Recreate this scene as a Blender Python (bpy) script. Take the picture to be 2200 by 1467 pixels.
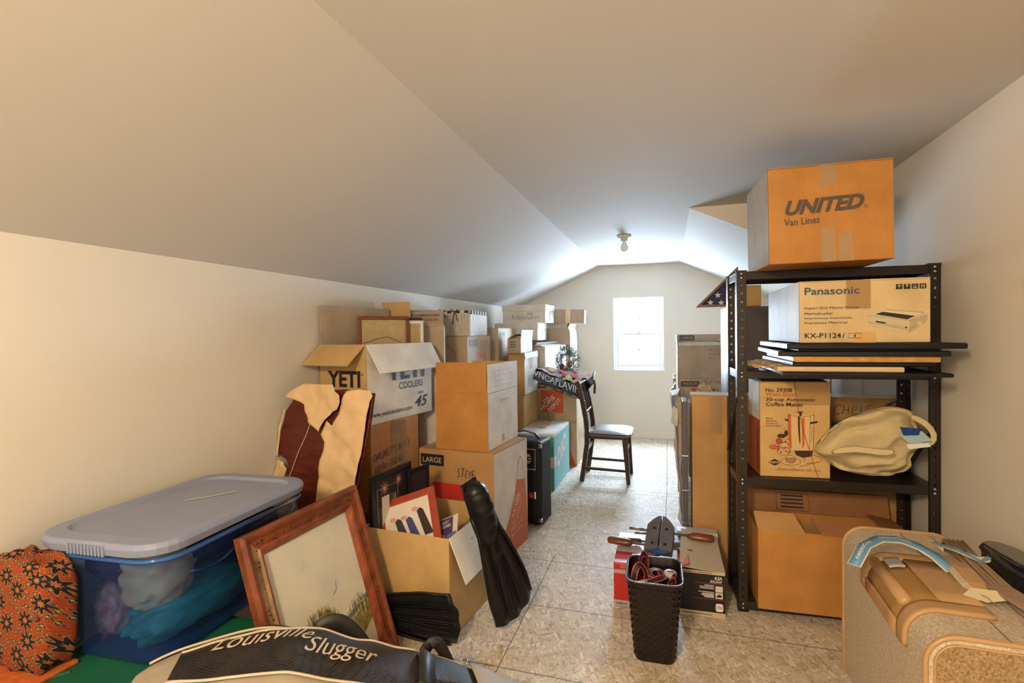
import bpy, bmesh, math, random
from math import sin, cos, pi, radians
from mathutils import Vector, Matrix, noise
for o in list(bpy.data.objects): bpy.data.objects.remove(o)
C = bpy.context.scene.collection
S = bpy.context.scene
random.seed(7)

# ------------------------------------------------------------------ camera, sky, lights, exposure
def cam_axes(yaw, pitch, roll):
    f = Vector((-sin(yaw)*cos(pitch), cos(yaw)*cos(pitch), sin(pitch)))
    r = Vector((cos(yaw), sin(yaw), 0)); u = r.cross(f)
    return r*cos(roll)-u*sin(roll), u*cos(roll)+r*sin(roll), -f
_r, _u, _b = cam_axes(radians(16.8507), radians(-0.8928), 0.0125)
cd = bpy.data.cameras.new('camera'); cam = bpy.data.objects.new('camera', cd); C.objects.link(cam)
cam.matrix_world = Matrix(((_r.x,_u.x,_b.x,0),(_r.y,_u.y,_b.y,0),(_r.z,_u.z,_b.z,1.25),(0,0,0,1)))
cd.sensor_fit = 'HORIZONTAL'; cd.sensor_width = 36; cd.lens = 1110*36/2200; cd.clip_start = .02
S.camera = cam
w = bpy.data.worlds.new('overcast_sky'); S.world = w; w.use_nodes = True
bg = w.node_tree.nodes['Background']; bg.inputs[0].default_value = (.62,.80,1,1); bg.inputs[1].default_value = 150
def area(name, loc, target, size, power, col, sy=None):
    l = bpy.data.lights.new(name, 'AREA'); l.energy = power; l.color = col; l.size = size
    if sy: l.shape = 'RECTANGLE'; l.size_y = sy
    o = bpy.data.objects.new(name, l); C.objects.link(o); o.location = loc
    o.rotation_euler = (Vector(target)-Vector(loc)).to_track_quat('-Z','Y').to_euler()
    return o
portal = area('window_portal', (-.335,6.40,1.223), (-.335,0,1.223), .58, 1, (1,1,1), .87)
portal.data.cycles.is_portal = True
area('near_ceiling_lamp', (-.55,-.75,1.95), (.15,2.0,.25), .28, 58, (1,.76,.46))
bl = bpy.data.lights.new('near_bulb','POINT'); bl.energy = 50; bl.color = (1,.78,.50); bl.shadow_soft_size = .12
blo = bpy.data.objects.new('near_bulb', bl); C.objects.link(blo); blo.location = (-.45,-.7,1.72)
area('near_room_fill', (-.3,-2.4,1.1), (-.3,2,1.55), 2.2, 27, (1,.93,.82), 1.5)  # added warm fill behind the camera to lift the ceiling; no window there
vs = S.view_settings; vs.view_transform = 'Standard'; vs.look = 'None'; vs.gamma = 1; vs.use_curve_mapping = False
vs.exposure = -0.2

# ------------------------------------------------------------------ materials
_mc = {}
def srgb(r,g,b):
    f = lambda c: (c/255/12.92) if c/255 <= .04045 else ((c/255+.055)/1.055)**2.4
    return (f(r),f(g),f(b))
def mat(name, col, rough=.6, var=0., vscale=8., bump=0., bscale=40., metal=0., spec=.4, stretch=(1,1,1), col2=None, coat=0., space='Object'):
    if name in _mc: return _mc[name]
    m = bpy.data.materials.new(name); m.use_nodes = True; nt = m.node_tree; N = nt.nodes; L = nt.links
    b = N['Principled BSDF']; b.inputs['Base Color'].default_value = (*col,1); b.inputs['Roughness'].default_value = rough
    b.inputs['Metallic'].default_value = metal; b.inputs['Specular IOR Level'].default_value = spec; b.inputs['Coat Weight'].default_value = coat
    if var or bump or col2:
        tc = N.new('ShaderNodeTexCoord'); mp = N.new('ShaderNodeMapping'); mp.inputs['Scale'].default_value = stretch
        L.new(tc.outputs['Object'], mp.inputs[0])
    if var or col2:
        n = N.new('ShaderNodeTexNoise'); n.inputs['Scale'].default_value = vscale; n.inputs['Detail'].default_value = 6; L.new(mp.outputs[0], n.inputs[0])
        r = N.new('ShaderNodeValToRGB'); r.color_ramp.elements[0].position = .32; r.color_ramp.elements[1].position = .68
        c2 = col2 or tuple(min(1,c*(1+var)) for c in col); c1 = col if col2 else tuple(c*(1-var) for c in col)
        r.color_ramp.elements[0].color = (*c1,1); r.color_ramp.elements[1].color = (*c2,1)
        L.new(n.outputs[0], r.inputs[0]); L.new(r.outputs[0], b.inputs['Base Color'])
    if bump:
        n2 = N.new('ShaderNodeTexNoise'); n2.inputs['Scale'].default_value = bscale; n2.inputs['Detail'].default_value = 5; L.new(mp.outputs[0], n2.inputs[0])
        bp = N.new('ShaderNodeBump'); bp.inputs['Strength'].default_value = bump; bp.inputs['Distance'].default_value = .01
        L.new(n2.outputs[0], bp.inputs['Height']); L.new(bp.outputs[0], b.inputs['Normal'])
    _mc[name] = m; return m
def math_node(nt, op, a, b=None):
    n = nt.nodes.new('ShaderNodeMath'); n.operation = op
    for i, v in enumerate((a,b)):
        if v is None: continue
        if isinstance(v,(int,float)): n.inputs[i].default_value = v
        else: nt.links.new(v, n.inputs[i])
    return n.outputs[0]
def card(name, col, flute=1.0):
    """corrugated cardboard: mottled kraft, faint vertical flutes, soft dents"""
    if name in _mc: return _mc[name]
    m = bpy.data.materials.new(name); m.use_nodes = True; nt = m.node_tree; N = nt.nodes; L = nt.links
    b = N['Principled BSDF']; b.inputs['Roughness'].default_value = .62; b.inputs['Specular IOR Level'].default_value = .32
    tc = N.new('ShaderNodeTexCoord'); sp = N.new('ShaderNodeSeparateXYZ'); L.new(tc.outputs['Object'], sp.inputs[0])
    s = math_node(nt,'ADD', sp.outputs[0], sp.outputs[1]); fl = math_node(nt,'SINE', math_node(nt,'MULTIPLY', s, 1000))
    n = N.new('ShaderNodeTexNoise'); n.inputs['Scale'].default_value = 7; n.inputs['Detail'].default_value = 7; L.new(tc.outputs['Object'], n.inputs[0])
    n3 = N.new('ShaderNodeTexNoise'); n3.inputs['Scale'].default_value = 120; n3.inputs['Detail'].default_value = 3; L.new(tc.outputs['Object'], n3.inputs[0])
    v = math_node(nt,'ADD', math_node(nt,'MULTIPLY', n.outputs[0], .8), math_node(nt,'ADD', math_node(nt,'MULTIPLY', fl, .035*flute), math_node(nt,'MULTIPLY', n3.outputs[0], .2)))
    r = N.new('ShaderNodeValToRGB'); r.color_ramp.elements[0].position = .3; r.color_ramp.elements[1].position = .7
    r.color_ramp.elements[0].color = (*[c*.82 for c in col],1); r.color_ramp.elements[1].color = (*[min(1,c*1.14) for c in col],1)
    L.new(v, r.inputs[0]); L.new(r.outputs[0], b.inputs['Base Color'])
    n2 = N.new('ShaderNodeTexNoise'); n2.inputs['Scale'].default_value = 9; n2.inputs['Detail'].default_value = 4; L.new(tc.outputs['Object'], n2.inputs[0])
    h = math_node(nt,'ADD', math_node(nt,'MULTIPLY', n2.outputs[0], 1.0), math_node(nt,'MULTIPLY', fl, .03*flute))
    bp = N.new('ShaderNodeBump'); bp.inputs['Strength'].default_value = .35; bp.inputs['Distance'].default_value = .012
    L.new(h, bp.inputs['Height']); L.new(bp.outputs[0], b.inputs['Normal'])
    _mc[name] = m; return m
KR = card('kraft_card', (.46,.26,.105)); KO = card('orange_kraft_card', (.48,.215,.052)); KP = card('pale_kraft_card', (.52,.40,.27))
KG = card('greyed_kraft_card', (.46,.36,.26)); KW = card('white_and_daylit_card', (.74,.71,.66), .5); KY = card('yellow_kraft_card', (.56,.36,.15)); KD = card('brown_kraft_card', (.30,.13,.05))  # KW: white board, also daylight painted on window-facing sides and flaps of brown boxes
KC = card('coffee_box_card', (.60,.38,.15), .2)
BLK = mat('black_print', (.012,.012,.014), .6); ORG = mat('orange_print', (.62,.11,.035), .6); WHT = mat('white_print', (.75,.73,.7), .6)
RED = mat('red_print', (.55,.035,.03), .5); PEN = mat('black_marker', (.03,.025,.025), .7); BRN = mat('brown_print', (.10,.045,.025), .6)
NVY = mat('navy_print', (.03,.07,.16), .6); DGR = mat('grey_label_print', (.09,.08,.075), .6)
def trans_mat(name, col, alpha, gloss=.15, rough=.08, tint=None):
    """thin clear or tinted film: mixes a see-through ray with diffuse and gloss"""
    if name in _mc: return _mc[name]
    m = bpy.data.materials.new(name); m.use_nodes = True; nt = m.node_tree; N = nt.nodes; L = nt.links
    for n in list(N): N.remove(n)
    o = N.new('ShaderNodeOutputMaterial'); t = N.new('ShaderNodeBsdfTransparent'); t.inputs[0].default_value = (*(tint or (1,1,1)),1)
    d = N.new('ShaderNodeBsdfDiffuse'); d.inputs[0].default_value = (*col,1); g = N.new('ShaderNodeBsdfGlossy'); g.inputs['Roughness'].default_value = rough
    m1 = N.new('ShaderNodeMixShader'); m1.inputs[0].default_value = alpha; L.new(t.outputs[0], m1.inputs[1]); L.new(d.outputs[0], m1.inputs[2])
    fr = N.new('ShaderNodeFresnel'); fr.inputs[0].default_value = 1.3
    gf = math_node(nt,'ADD', math_node(nt,'MULTIPLY', fr.outputs[0], gloss*2.5), gloss*.12)
    m2 = N.new('ShaderNodeMixShader'); L.new(gf, m2.inputs[0]); L.new(m1.outputs[0], m2.inputs[1]); L.new(g.outputs[0], m2.inputs[2]); L.new(m2.outputs[0], o.inputs[0])
    _mc[name] = m; return m
TAPE = trans_mat('clear_packing_tape', (.62,.48,.30), .35, .35, .18); TAPEB = trans_mat('brown_packing_tape', (.42,.24,.08), .72, .4, .22)

# ------------------------------------------------------------------ mesh helpers
class MB:
    def __init__(s): s.v = []; s.f = []
    def add(s, vs, fs): n = len(s.v); s.v += [tuple(v) for v in vs]; s.f += [tuple(i+n for i in f) for f in fs]; return s
    def box(s, a, b, M=None):
        x0,y0,z0 = a; x1,y1,z1 = b
        vs = [Vector(p) for p in ((x0,y0,z0),(x1,y0,z0),(x1,y1,z0),(x0,y1,z0),(x0,y0,z1),(x1,y0,z1),(x1,y1,z1),(x0,y1,z1))]
        if M: vs = [M@p for p in vs]
        return s.add(vs, [(3,2,1,0),(4,5,6,7),(0,1,5,4),(1,2,6,5),(2,3,7,6),(3,0,4,7)])
    def bar(s, p, q, w, h, up=(0,0,1), w2=None, h2=None):
        p = Vector(p); q = Vector(q); d = (q-p).normalized(); side = d.cross(Vector(up))
        if side.length < 1e-4: side = Vector((1,0,0))
        side.normalize(); u = side.cross(d); w2 = w2 or w; h2 = h2 or h; vs = []
        for c, a, b in ((p,w,h),(q,w2,h2)):
            for sx, sy in ((-1,-1),(1,-1),(1,1),(-1,1)): vs.append(c+side*sx*a/2+u*sy*b/2)
        return s.add(vs, [(0,1,2,3),(7,6,5,4),(0,4,5,1),(1,5,6,2),(2,6,7,3),(3,7,4,0)])
    def tube(s, pts, r, n=8, cap=True):
        pts = [Vector(p) for p in pts]; rs = r if isinstance(r,(list,tuple)) else [r]*len(pts); rings = []
        up = Vector((0,0,1)); pv = None
        for i, p in enumerate(pts):
            d = (pts[min(i+1,len(pts)-1)]-pts[max(i-1,0)]).normalized()
            if pv is None: pv = d.cross(up) if abs(d.dot(up)) < .95 else d.cross(Vector((1,0,0)))
            pv = (pv-d*pv.dot(d)).normalized(); q = d.cross(pv)
            rings.append([p+pv*cos(2*pi*k/n)*rs[i]+q*sin(2*pi*k/n)*rs[i] for k in range(n)])
        vs = [v for g in rings for v in g]; fs = []
        for i in range(len(pts)-1):
            for k in range(n): fs.append((i*n+k, i*n+(k+1)%n, (i+1)*n+(k+1)%n, (i+1)*n+k))
        if cap: fs += [tuple(range(n))[::-1], tuple((len(pts)-1)*n+k for k in range(n))]
        return s.add(vs, fs)
    def lathe(s, prof, c=(0,0,0), n=24, M=None):
        vs = []; fs = []
        for r, z in prof:
            for k in range(n):
                v = Vector((r*cos(2*pi*k/n), r*sin(2*pi*k/n), z)); vs.append((M@v if M else v)+Vector(c))
        for i in range(len(prof)-1):
            for k in range(n): fs.append((i*n+k, i*n+(k+1)%n, (i+1)*n+(k+1)%n, (i+1)*n+k))
        fs += [tuple(range(n))[::-1], tuple((len(prof)-1)*n+k for k in range(n))]
        return s.add(vs, fs)
    def ribbon(s, pts, wid, nrm=(0,0,1), th=0):
        """flat strap of width wid along pts, lying on normal nrm (one vector or a list)"""
        pts = [Vector(p) for p in pts]; vs = []
        for i, p in enumerate(pts):
            n_ = Vector(nrm[i] if isinstance(nrm,list) else nrm).normalized()
            d = (pts[min(i+1,len(pts)-1)]-pts[max(i-1,0)]).normalized(); sd = d.cross(n_)
            if sd.length < 1e-5: sd = Vector((1,0,0))
            sd.normalize(); ww = wid[i] if isinstance(wid,(list,tuple)) else wid
            nn = sd.cross(d)
            if th: vs += [p-sd*ww/2-nn*th/2, p+sd*ww/2-nn*th/2, p+sd*ww/2+nn*th/2, p-sd*ww/2+nn*th/2]
            else: vs += [p-sd*ww/2, p+sd*ww/2]
        fs = []
        if th:
            for i in range(len(pts)-1):
                for k in range(4): fs.append((4*i+k, 4*i+(k+1)%4, 4*i+4+(k+1)%4, 4*i+4+k))
            m = 4*(len(pts)-1); fs += [(3,2,1,0),(m,m+1,m+2,m+3)]
        else:
            for i in range(len(pts)-1): fs.append((2*i,2*i+1,2*i+3,2*i+2))
        return s.add(vs, fs)
    def prism(s, poly, d, M=None):
        """polygon in the local xy plane, extruded d along local z"""
        n = len(poly); vs = [Vector((x,y,0)) for x,y in poly]+[Vector((x,y,d)) for x,y in poly]
        if M: vs = [M@v for v in vs]
        return s.add(vs, [tuple(range(n))[::-1], tuple(range(n,2*n))]+[(i,(i+1)%n,n+(i+1)%n,n+i) for i in range(n)])
    def grid(s, fn, nu, nv, closeu=False):
        vs = [fn(i/nu, j/nv) for j in range(nv+1) for i in range(nu+1)]
        return s.add(vs, [(j*(nu+1)+i, j*(nu+1)+i+1, (j+1)*(nu+1)+i+1, (j+1)*(nu+1)+i) for j in range(nv) for i in range(nu)])
    def build(s, name, m, parent=None, smooth=False, bevel=0, fix=True, segs=2, solid=0, sub=0):
        me = bpy.data.meshes.new(name); me.from_pydata(s.v, [], s.f); me.materials.append(m)
        if fix:
            bm = bmesh.new(); bm.from_mesh(me)
            if smooth: bmesh.ops.remove_doubles(bm, verts=bm.verts, dist=1e-6)
            bmesh.ops.recalc_face_normals(bm, faces=bm.faces); bm.to_mesh(me); bm.free()
        o = bpy.data.objects.new(name, me); C.objects.link(o)
        if smooth: me.polygons.foreach_set('use_smooth', [True]*len(me.polygons))
        if solid: md = o.modifiers.new('s','SOLIDIFY'); md.thickness = solid; md.offset = 0
        if sub: md = o.modifiers.new('u','SUBSURF'); md.levels = sub; md.render_levels = sub
        if bevel:
            md = o.modifiers.new('b','BEVEL'); md.width = bevel; md.segments = segs; md.limit_method = 'ANGLE'
            if smooth: md.harden_normals = False
        if parent: o.parent = parent
        return o
def empty(name, loc=(0,0,0), rz=0, rot=None):
    o = bpy.data.objects.new(name, None); C.objects.link(o); o.location = loc
    o.rotation_euler = rot or (0,0,rz); o.empty_display_size = .05; return o
def tag(o, label=None, cat=None, group=None, kind=None):
    if label: o['label'] = label
    if cat: o['category'] = cat
    if group: o['group'] = group
    if kind: o['kind'] = kind
    return o
def Bx(name, a, b, m, parent=None, bevel=0, **k): return MB().box(a,b).build(name, m, parent, bevel=bevel, **k)
def struct(o, kind='structure'): o['kind'] = kind; return o

# ---- prints on a plane: frame F maps (u,v,offset) to the thing's local space
class Face:
    def __init__(s, o, u, v): s.o = Vector(o); s.u = Vector(u).normalized(); s.v = Vector(v).normalized(); s.n = s.u.cross(s.v)
    def p(s, u, v, h=.0012): return s.o+s.u*u+s.v*v+s.n*h
def d_poly(F, pts, m, parent, name='printed_patch', h=.0012, th=0):
    b = MB(); n = len(pts)
    if th:
        b.add([F.p(u,v,h-th) for u,v in pts]+[F.p(u,v,h) for u,v in pts], [tuple(range(n))[::-1],tuple(range(n,2*n))]+[(i,(i+1)%n,n+(i+1)%n,n+i) for i in range(n)])
    else: b.add([F.p(u,v,h) for u,v in pts], [tuple(range(n))])
    return b.build(name, m, parent, fix=bool(th))
def d_rect(F, u0, v0, u1, v1, m, parent, name='printed_patch', h=.0012): return d_poly(F, [(u0,v0),(u1,v0),(u1,v1),(u0,v1)], m, parent, name, h)
def text_pts(txt, bold=0., shear=0.):
    cu = bpy.data.curves.new('t','FONT'); cu.body = txt; cu.size = 1; cu.offset = bold; cu.shear = shear; cu.resolution_u = 3; cu.fill_mode = 'FRONT'
    o = bpy.data.objects.new('t', cu); C.objects.link(o); dg = bpy.context.evaluated_depsgraph_get()
    me = bpy.data.meshes.new_from_object(o.evaluated_get(dg)); vs = [tuple(v.co) for v in me.vertices]; fs = [tuple(p.vertices) for p in me.polygons]
    bpy.data.objects.remove(o); bpy.data.curves.remove(cu); bpy.data.meshes.remove(me); return vs, fs
def d_text(F, txt, u0, v0, wd, ht, m, parent, bold=.0, shear=0., ang=0., name='lettering', h=.0024, fn=None):
    """letters fitted to the box wd x ht whose lower left corner is (u0,v0), then turned by ang about that corner"""
    vs, fs = text_pts(txt, bold if bold >= .035 and len(txt) < 7 else min(bold,.02)*.7, shear)
    xs = [v[0] for v in vs]; ys = [v[1] for v in vs]; x0 = min(xs); y0 = min(ys); sx = wd/max(1e-6,max(xs)-x0); sy = ht/max(1e-6,max(ys)-y0)
    out = []
    for x, y, z in vs:
        a = (x-x0)*sx; b = (y-y0)*sy; a, b = a*cos(ang)-b*sin(ang), a*sin(ang)+b*cos(ang)
        out.append(fn(u0+a, v0+b) if fn else F.p(u0+a, v0+b, h))
    return MB().add(out, fs).build(name, m, parent, fix=False)
GL = {'A':[[(0,0),(.4,1),(.8,0)],[(.15,.4),(.65,.4)]],'B':[[(0,0),(0,1),(.5,.9),(.5,.6),(0,.5),(.6,.4),(.6,.1),(0,0)]],'C':[[(.7,.85),(.4,1),(.1,.7),(.05,.3),(.3,0),(.7,.15)]],
'D':[[(0,0),(0,1),(.5,.8),(.6,.4),(.4,.1),(0,0)]],'E':[[(.6,1),(0,1),(0,0),(.6,0)],[(0,.5),(.5,.5)]],'F':[[(.6,1),(0,1),(0,0)],[(0,.5),(.5,.5)]],'G':[[(.7,.85),(.4,1),(.1,.7),(.05,.3),(.3,0),(.7,.15),(.7,.45),(.4,.45)]],
'H':[[(0,0),(0,1)],[(.6,0),(.6,1)],[(0,.5),(.6,.5)]],'I':[[(.1,0),(.1,1)]],'K':[[(0,0),(0,1)],[(.6,1),(0,.45),(.6,0)]],'L':[[(0,1),(0,0),(.5,0)]],'M':[[(0,0),(.05,1),(.35,.3),(.7,1),(.75,0)]],
'N':[[(0,0),(0,1),(.6,0),(.6,1)]],'O':[[(.3,1),(.05,.7),(.05,.3),(.3,0),(.6,.3),(.6,.7),(.3,1)]],'P':[[(0,0),(0,1),(.5,.9),(.5,.6),(0,.5)]],'R':[[(0,0),(0,1),(.5,.9),(.5,.6),(0,.5),(.6,0)]],
'S':[[(.6,.9),(.3,1),(.05,.75),(.55,.35),(.3,0),(0,.1)]],'T':[[(.3,0),(.3,1)],[(0,1),(.65,.95)]],'U':[[(0,1),(.05,.2),(.3,0),(.6,.3),(.6,1)]],'V':[[(0,1),(.3,0),(.6,1)]],'W':[[(0,1),(.2,0),(.4,.7),(.6,0),(.8,1)]],
'X':[[(0,0),(.6,1)],[(0,1),(.6,0)]],'Y':[[(0,1),(.3,.5),(.6,1)],[(.3,.5),(.3,0)]],'-':[[(.1,.45),(.5,.5)]],"'":[[(.1,1),(.05,.75)]],'.':[[(.1,0),(.1,.08)]]}
def d_stroke(F, strokes, wd, m, parent, name='handwriting', h=.0022):
    b = MB()
    for st in strokes:
        if len(st) > 1: b.ribbon([F.p(u,v,h) for u,v in st], wd, tuple(F.n))
    return b.build(name, m, parent, fix=False)
def d_hand(F, txt, u0, v0, ht, m, parent, wd=.0028, slant=.15, rise=0., sx=.72, seed=1):
    rnd = random.Random(seed); sts = []; x = 0
    for ch in txt:
        if ch == ' ': x += .6; continue
        jy = rnd.uniform(-.1,.1); sc = rnd.uniform(.85,1.15)
        for st in GL.get(ch, []):
            sts.append([(u0+(x+px*sc)*ht*sx+py*ht*slant*sc+rnd.uniform(-.03,.03)*ht, v0+(py*sc+jy)*ht+(x+px)*ht*rise) for px,py in st])
        x += .95*sc if ch not in "I'.-" else .55
    return d_stroke(F, sts, wd, m, parent)
def box_faces(w, d, h):
    return dict(F=Face((-w/2,-d/2,0),(1,0,0),(0,0,1)), R=Face((w/2,-d/2,0),(0,1,0),(0,0,1)), L=Face((-w/2,d/2,0),(0,-1,0),(0,0,1)),
                B=Face((w/2,d/2,0),(-1,0,0),(0,0,1)), T=Face((-w/2,-d/2,h),(1,0,0),(0,1,0)))

# ------------------------------------------------------------------ cartons
def carton(name, label, x, y, z, yaw, w, d, h, m, group=None, flaps=None, tape='y', tilt=(0,0), cat='box', inner=None, seam='y', min_=None):
    """cardboard box, origin at the centre of its base. flaps: None = closed top with a seam; dict side -> (angle from upright, length[, material])"""
    r = empty(name, (x,y,z), rot=(tilt[0],tilt[1],yaw)); tag(r, label, cat, group); t = .004; f = box_faces(w,d,h)
    if flaps is None:
        Bx('body', (-w/2,-d/2,0), (w/2,d/2,h-.003), m, r, bevel=.004)
        g = .002; o = .001
        if seam == 'y':
            Bx('flap', (-w/2+o,-d/2+o,h-.003), (-g,d/2-o,h), m, r); Bx('flap', (g,-d/2+o,h-.003), (w/2-o,d/2-o,h+.0008), m, r)
        else:
            Bx('flap', (-w/2+o,-d/2+o,h-.003), (w/2-o,-g,h), m, r); Bx('flap', (-w/2+o,g,h-.003), (w/2-o,d/2-o,h+.0008), m, r)
        if tape:
            b = MB(); tw = .024
            if tape == 'y': b.box((-tw,-d/2-.0008,h-.001),(tw,d/2+.0008,h+.0016)); b.box((-tw,-d/2-.0012,h-.07),(tw,-d/2-.0004,h+.0016))
            else: b.box((-w/2-.0008,-tw,h-.001),(w/2+.0008,tw,h+.0016)); b.box((w/2+.0004,-tw,h-.07),(w/2+.0012,tw,h+.0016))
            b.build('tape', TAPE, r)
    else:
        b = MB(); a = (w/2,d/2)
        ov = [(-a[0],-a[1]),(a[0],-a[1]),(a[0],a[1]),(-a[0],a[1])]; iv = [(-a[0]+t,-a[1]+t),(a[0]-t,-a[1]+t),(a[0]-t,a[1]-t),(-a[0]+t,a[1]-t)]
        vs = [(p[0],p[1],0) for p in ov]+[(p[0],p[1],h) for p in ov]+[(p[0],p[1],h) for p in iv]+[(p[0],p[1],t) for p in iv]
        fs = [(3,2,1,0)]+[(i,(i+1)%4,4+(i+1)%4,4+i) for i in range(4)]+[(4+i,4+(i+1)%4,8+(i+1)%4,8+i) for i in range(4)]+[(8+i,8+(i+1)%4,12+(i+1)%4,12+i) for i in range(4)]+[(12,13,14,15)]
        b.add(vs, fs).build('body', m, r)
        for sd, sp in flaps.items():
            an, ln = sp[0], sp[1]; fm = sp[2] if len(sp) > 2 else m; skew = sp[3] if len(sp) > 3 else 0
            F = f[sd]; W = w if sd in 'FB' else d; up = Vector((0,0,1)); out = F.n
            dr = up*cos(radians(an))+out*sin(radians(an)); nn = dr.cross(F.u); base = F.o+up*(h+.001)
            def cr(u,l,k): return base+F.u*u+dr*l+nn*k
            e = .003; P = [cr(e,0,-.002),cr(W-e,0,-.002),cr(W-e-.004+skew,ln,-.002),cr(e+.004+skew,ln,-.002),cr(e,0,.002),cr(W-e,0,.002),cr(W-e-.004+skew,ln,.002),cr(e+.004+skew,ln,.002)]
            MB().add(P,[(3,2,1,0),(4,5,6,7),(0,1,5,4),(1,2,6,5),(2,3,7,6),(3,0,4,7)]).build('flap', fm, r)
    r['_'] = 0; del r['_']
    return r, f
def tape_v(F, u, v0, v1, parent, m=None, wd=.05): return d_rect(F, u-wd/2, v0, u+wd/2, v1, m or TAPE, parent, 'tape', .0016)
def hd_logo(F, u, v, s, parent, m=ORG):
    d_rect(F, u, v, u+s, v+s, m, parent, 'store_logo')
    for t, o, l, hh in (('THE',.50,.36,.15),('HOME',.16,.92,.26),('DEPOT',-.10,.78,.22)):
        a = radians(45); cx = {'THE':.13,'HOME':.06,'DEPOT':.40}[t]; cy = {'THE':.42,'HOME':.06,'DEPOT':.03}[t]
        d_text(F, t, u+cx*s+.02*s, v+cy*s, l*s*.92, hh*s*.8, WHT, parent, .02, 0, a, 'store_logo_lettering')
def size_label(F, txt, u, v, wd, ht, parent, m=BLK, lm=None):
    d_rect(F, u, v, u+wd, v+ht, m, parent, 'size_label'); d_text(F, txt, u+wd*.1, v+ht*.26, wd*.8, ht*.48, lm or mat('kraft_lettering',(.55,.42,.28)), parent, .008, name='size_label_lettering')
def apron(F, W, H, parent, u0=0., flip=False):
    """orange apron silhouette with a neck loop, printed across the lower part of the face"""
    X = (lambda u: u0+(W-u if flip else u))
    body = [(0,0),(W,0),(W,.40*H),(W*.86,.46*H),(W*.78,.52*H),(W*.72,.62*H),(W*.34,.62*H),(W*.28,.50*H),(W*.14,.34*H),(0,.22*H)]
    pts = [(X(u),v) for u,v in body]
    if flip: pts = pts[::-1]
    d_poly(F, pts, ORG, parent, 'apron_print')
    lp = [(X(W*(.36+.34*(k/10))), H*(.62+.3*sin(pi*k/10))) for k in range(11)]
    d_stroke(F, [lp], .004, ORG, parent, 'apron_loop_print')
# ------------------------------------------------------------------ the room
XL, XR, YF, YN, ZC = -1.81, 1.065, 6.24, -2.6, 2.035
XCL, XCR, ZK, YD, ZKR = -.79, .135, 1.557, 3.50, 1.60
WALL = mat('wall_paint', (.70,.66,.60), .75, .02, 1.2, .05, 60, spec=.25)
CEIL = mat('ceiling_paint', (.62,.59,.545), .8, .025, .9, .04, 50, spec=.2)
TRIM = mat('trim_paint', (.74,.68,.60), .45)
def slab(name, pts, nrm, th, m):
    n = Vector(nrm).normalized(); b = MB(); k = len(pts); P = [Vector(p) for p in pts]
    b.add(P+[p+n*th for p in P], [tuple(range(k)), tuple(range(2*k-1,k-1,-1))]+[(i,(i+1)%k,k+(i+1)%k,k+i) for i in range(k)])
    return struct(b.build(name, m))
slab('wall_left', [(XL,YN,0),(XL,YF,0),(XL,YF,ZK),(XL,YN,ZK)], (-1,0,0), .1, WALL)
slab('ceiling_slope_left', [(XL,YN,ZK),(XL,YF,ZK),(XCL,YF,ZC),(XCL,YN,ZC)], (-.42,0,.9), .1, CEIL)
slab('ceiling', [(XCL,YN,ZC),(XCL,YF,ZC),(XCR,YF,ZC),(XCR,YD,ZC),(XR,YD,ZC),(XR,YN,ZC)], (0,0,1), .1, CEIL)
slab('ceiling_slope_right', [(XCR,YD,ZC),(XCR,YF,ZC),(XR,YF,ZKR),(XR,YD,ZKR)], (.42,0,.9), .1, CEIL)
slab('wall_dormer', [(XCR-.01,YD-.004,ZC),(XR,YD-.004,ZC),(XR,YD-.004,ZKR-.004)], (0,-1,0), .01, WALL)
slab('wall_right', [(XR,YN,0),(XR,YF,0),(XR,YF,ZKR),(XR,YD,ZKR),(XR,YD,ZC),(XR,YN,ZC)], (1,0,0), .1, WALL)
slab('wall_near', [(XL,YN,0),(XR,YN,0),(XR,YN,ZC),(XCL,YN,ZC),(XL,YN,ZK)], (0,-1,0), .1, WALL)
wx0, wx1, wz0, wz1 = -.622, -.047, .795, 1.653
b = MB()   # far wall with the window opening cut out
for a, c in (((XL,YF,0),(wx0,YF+.13,ZK)), ((wx1,YF,0),(XR,YF+.13,ZKR)), ((wx0,YF,0),(wx1,YF+.13,wz0)), ((wx0,YF,wz1),(wx1,YF+.13,ZC))): b.box(a,c)
M_ = Matrix(((1,0,0,0),(0,0,1,YF),(0,1,0,0),(0,0,0,1)))
b.prism([(XL,ZK),(wx0,ZK),(wx0,ZC),(XCL,ZC)], .13, M_); b.prism([(wx1,ZKR),(XR,ZKR),(XCR,ZC),(wx1,ZC)], .13, M_)
struct(b.build('wall_far', WALL))
VIN = mat('white_vinyl', (.78,.79,.80), .35)
win = struct(Bx('window_1', (wx0,YF+.085,wz0), (wx1,YF+.125,wz0+.02), VIN))
b = MB(); fw = .032
for a, c in (((wx0,YF+.05,wz0),(wx0+fw,YF+.125,wz1)), ((wx1-fw,YF+.05,wz0),(wx1,YF+.125,wz1)), ((wx0+fw,YF+.05,wz1-fw),(wx1-fw,YF+.125,wz1)), ((wx0+fw,YF+.05,wz0),(wx1-fw,YF+.125,wz0+.045))): b.box(a,c)
b.build('window_frame', VIN, win, bevel=.003)
Bx('window_sill', (wx0,YF+.005,wz0), (wx1,YF+.055,wz0+.008), VIN, win, .002)
zm = (wz0+wz1)/2
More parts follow.
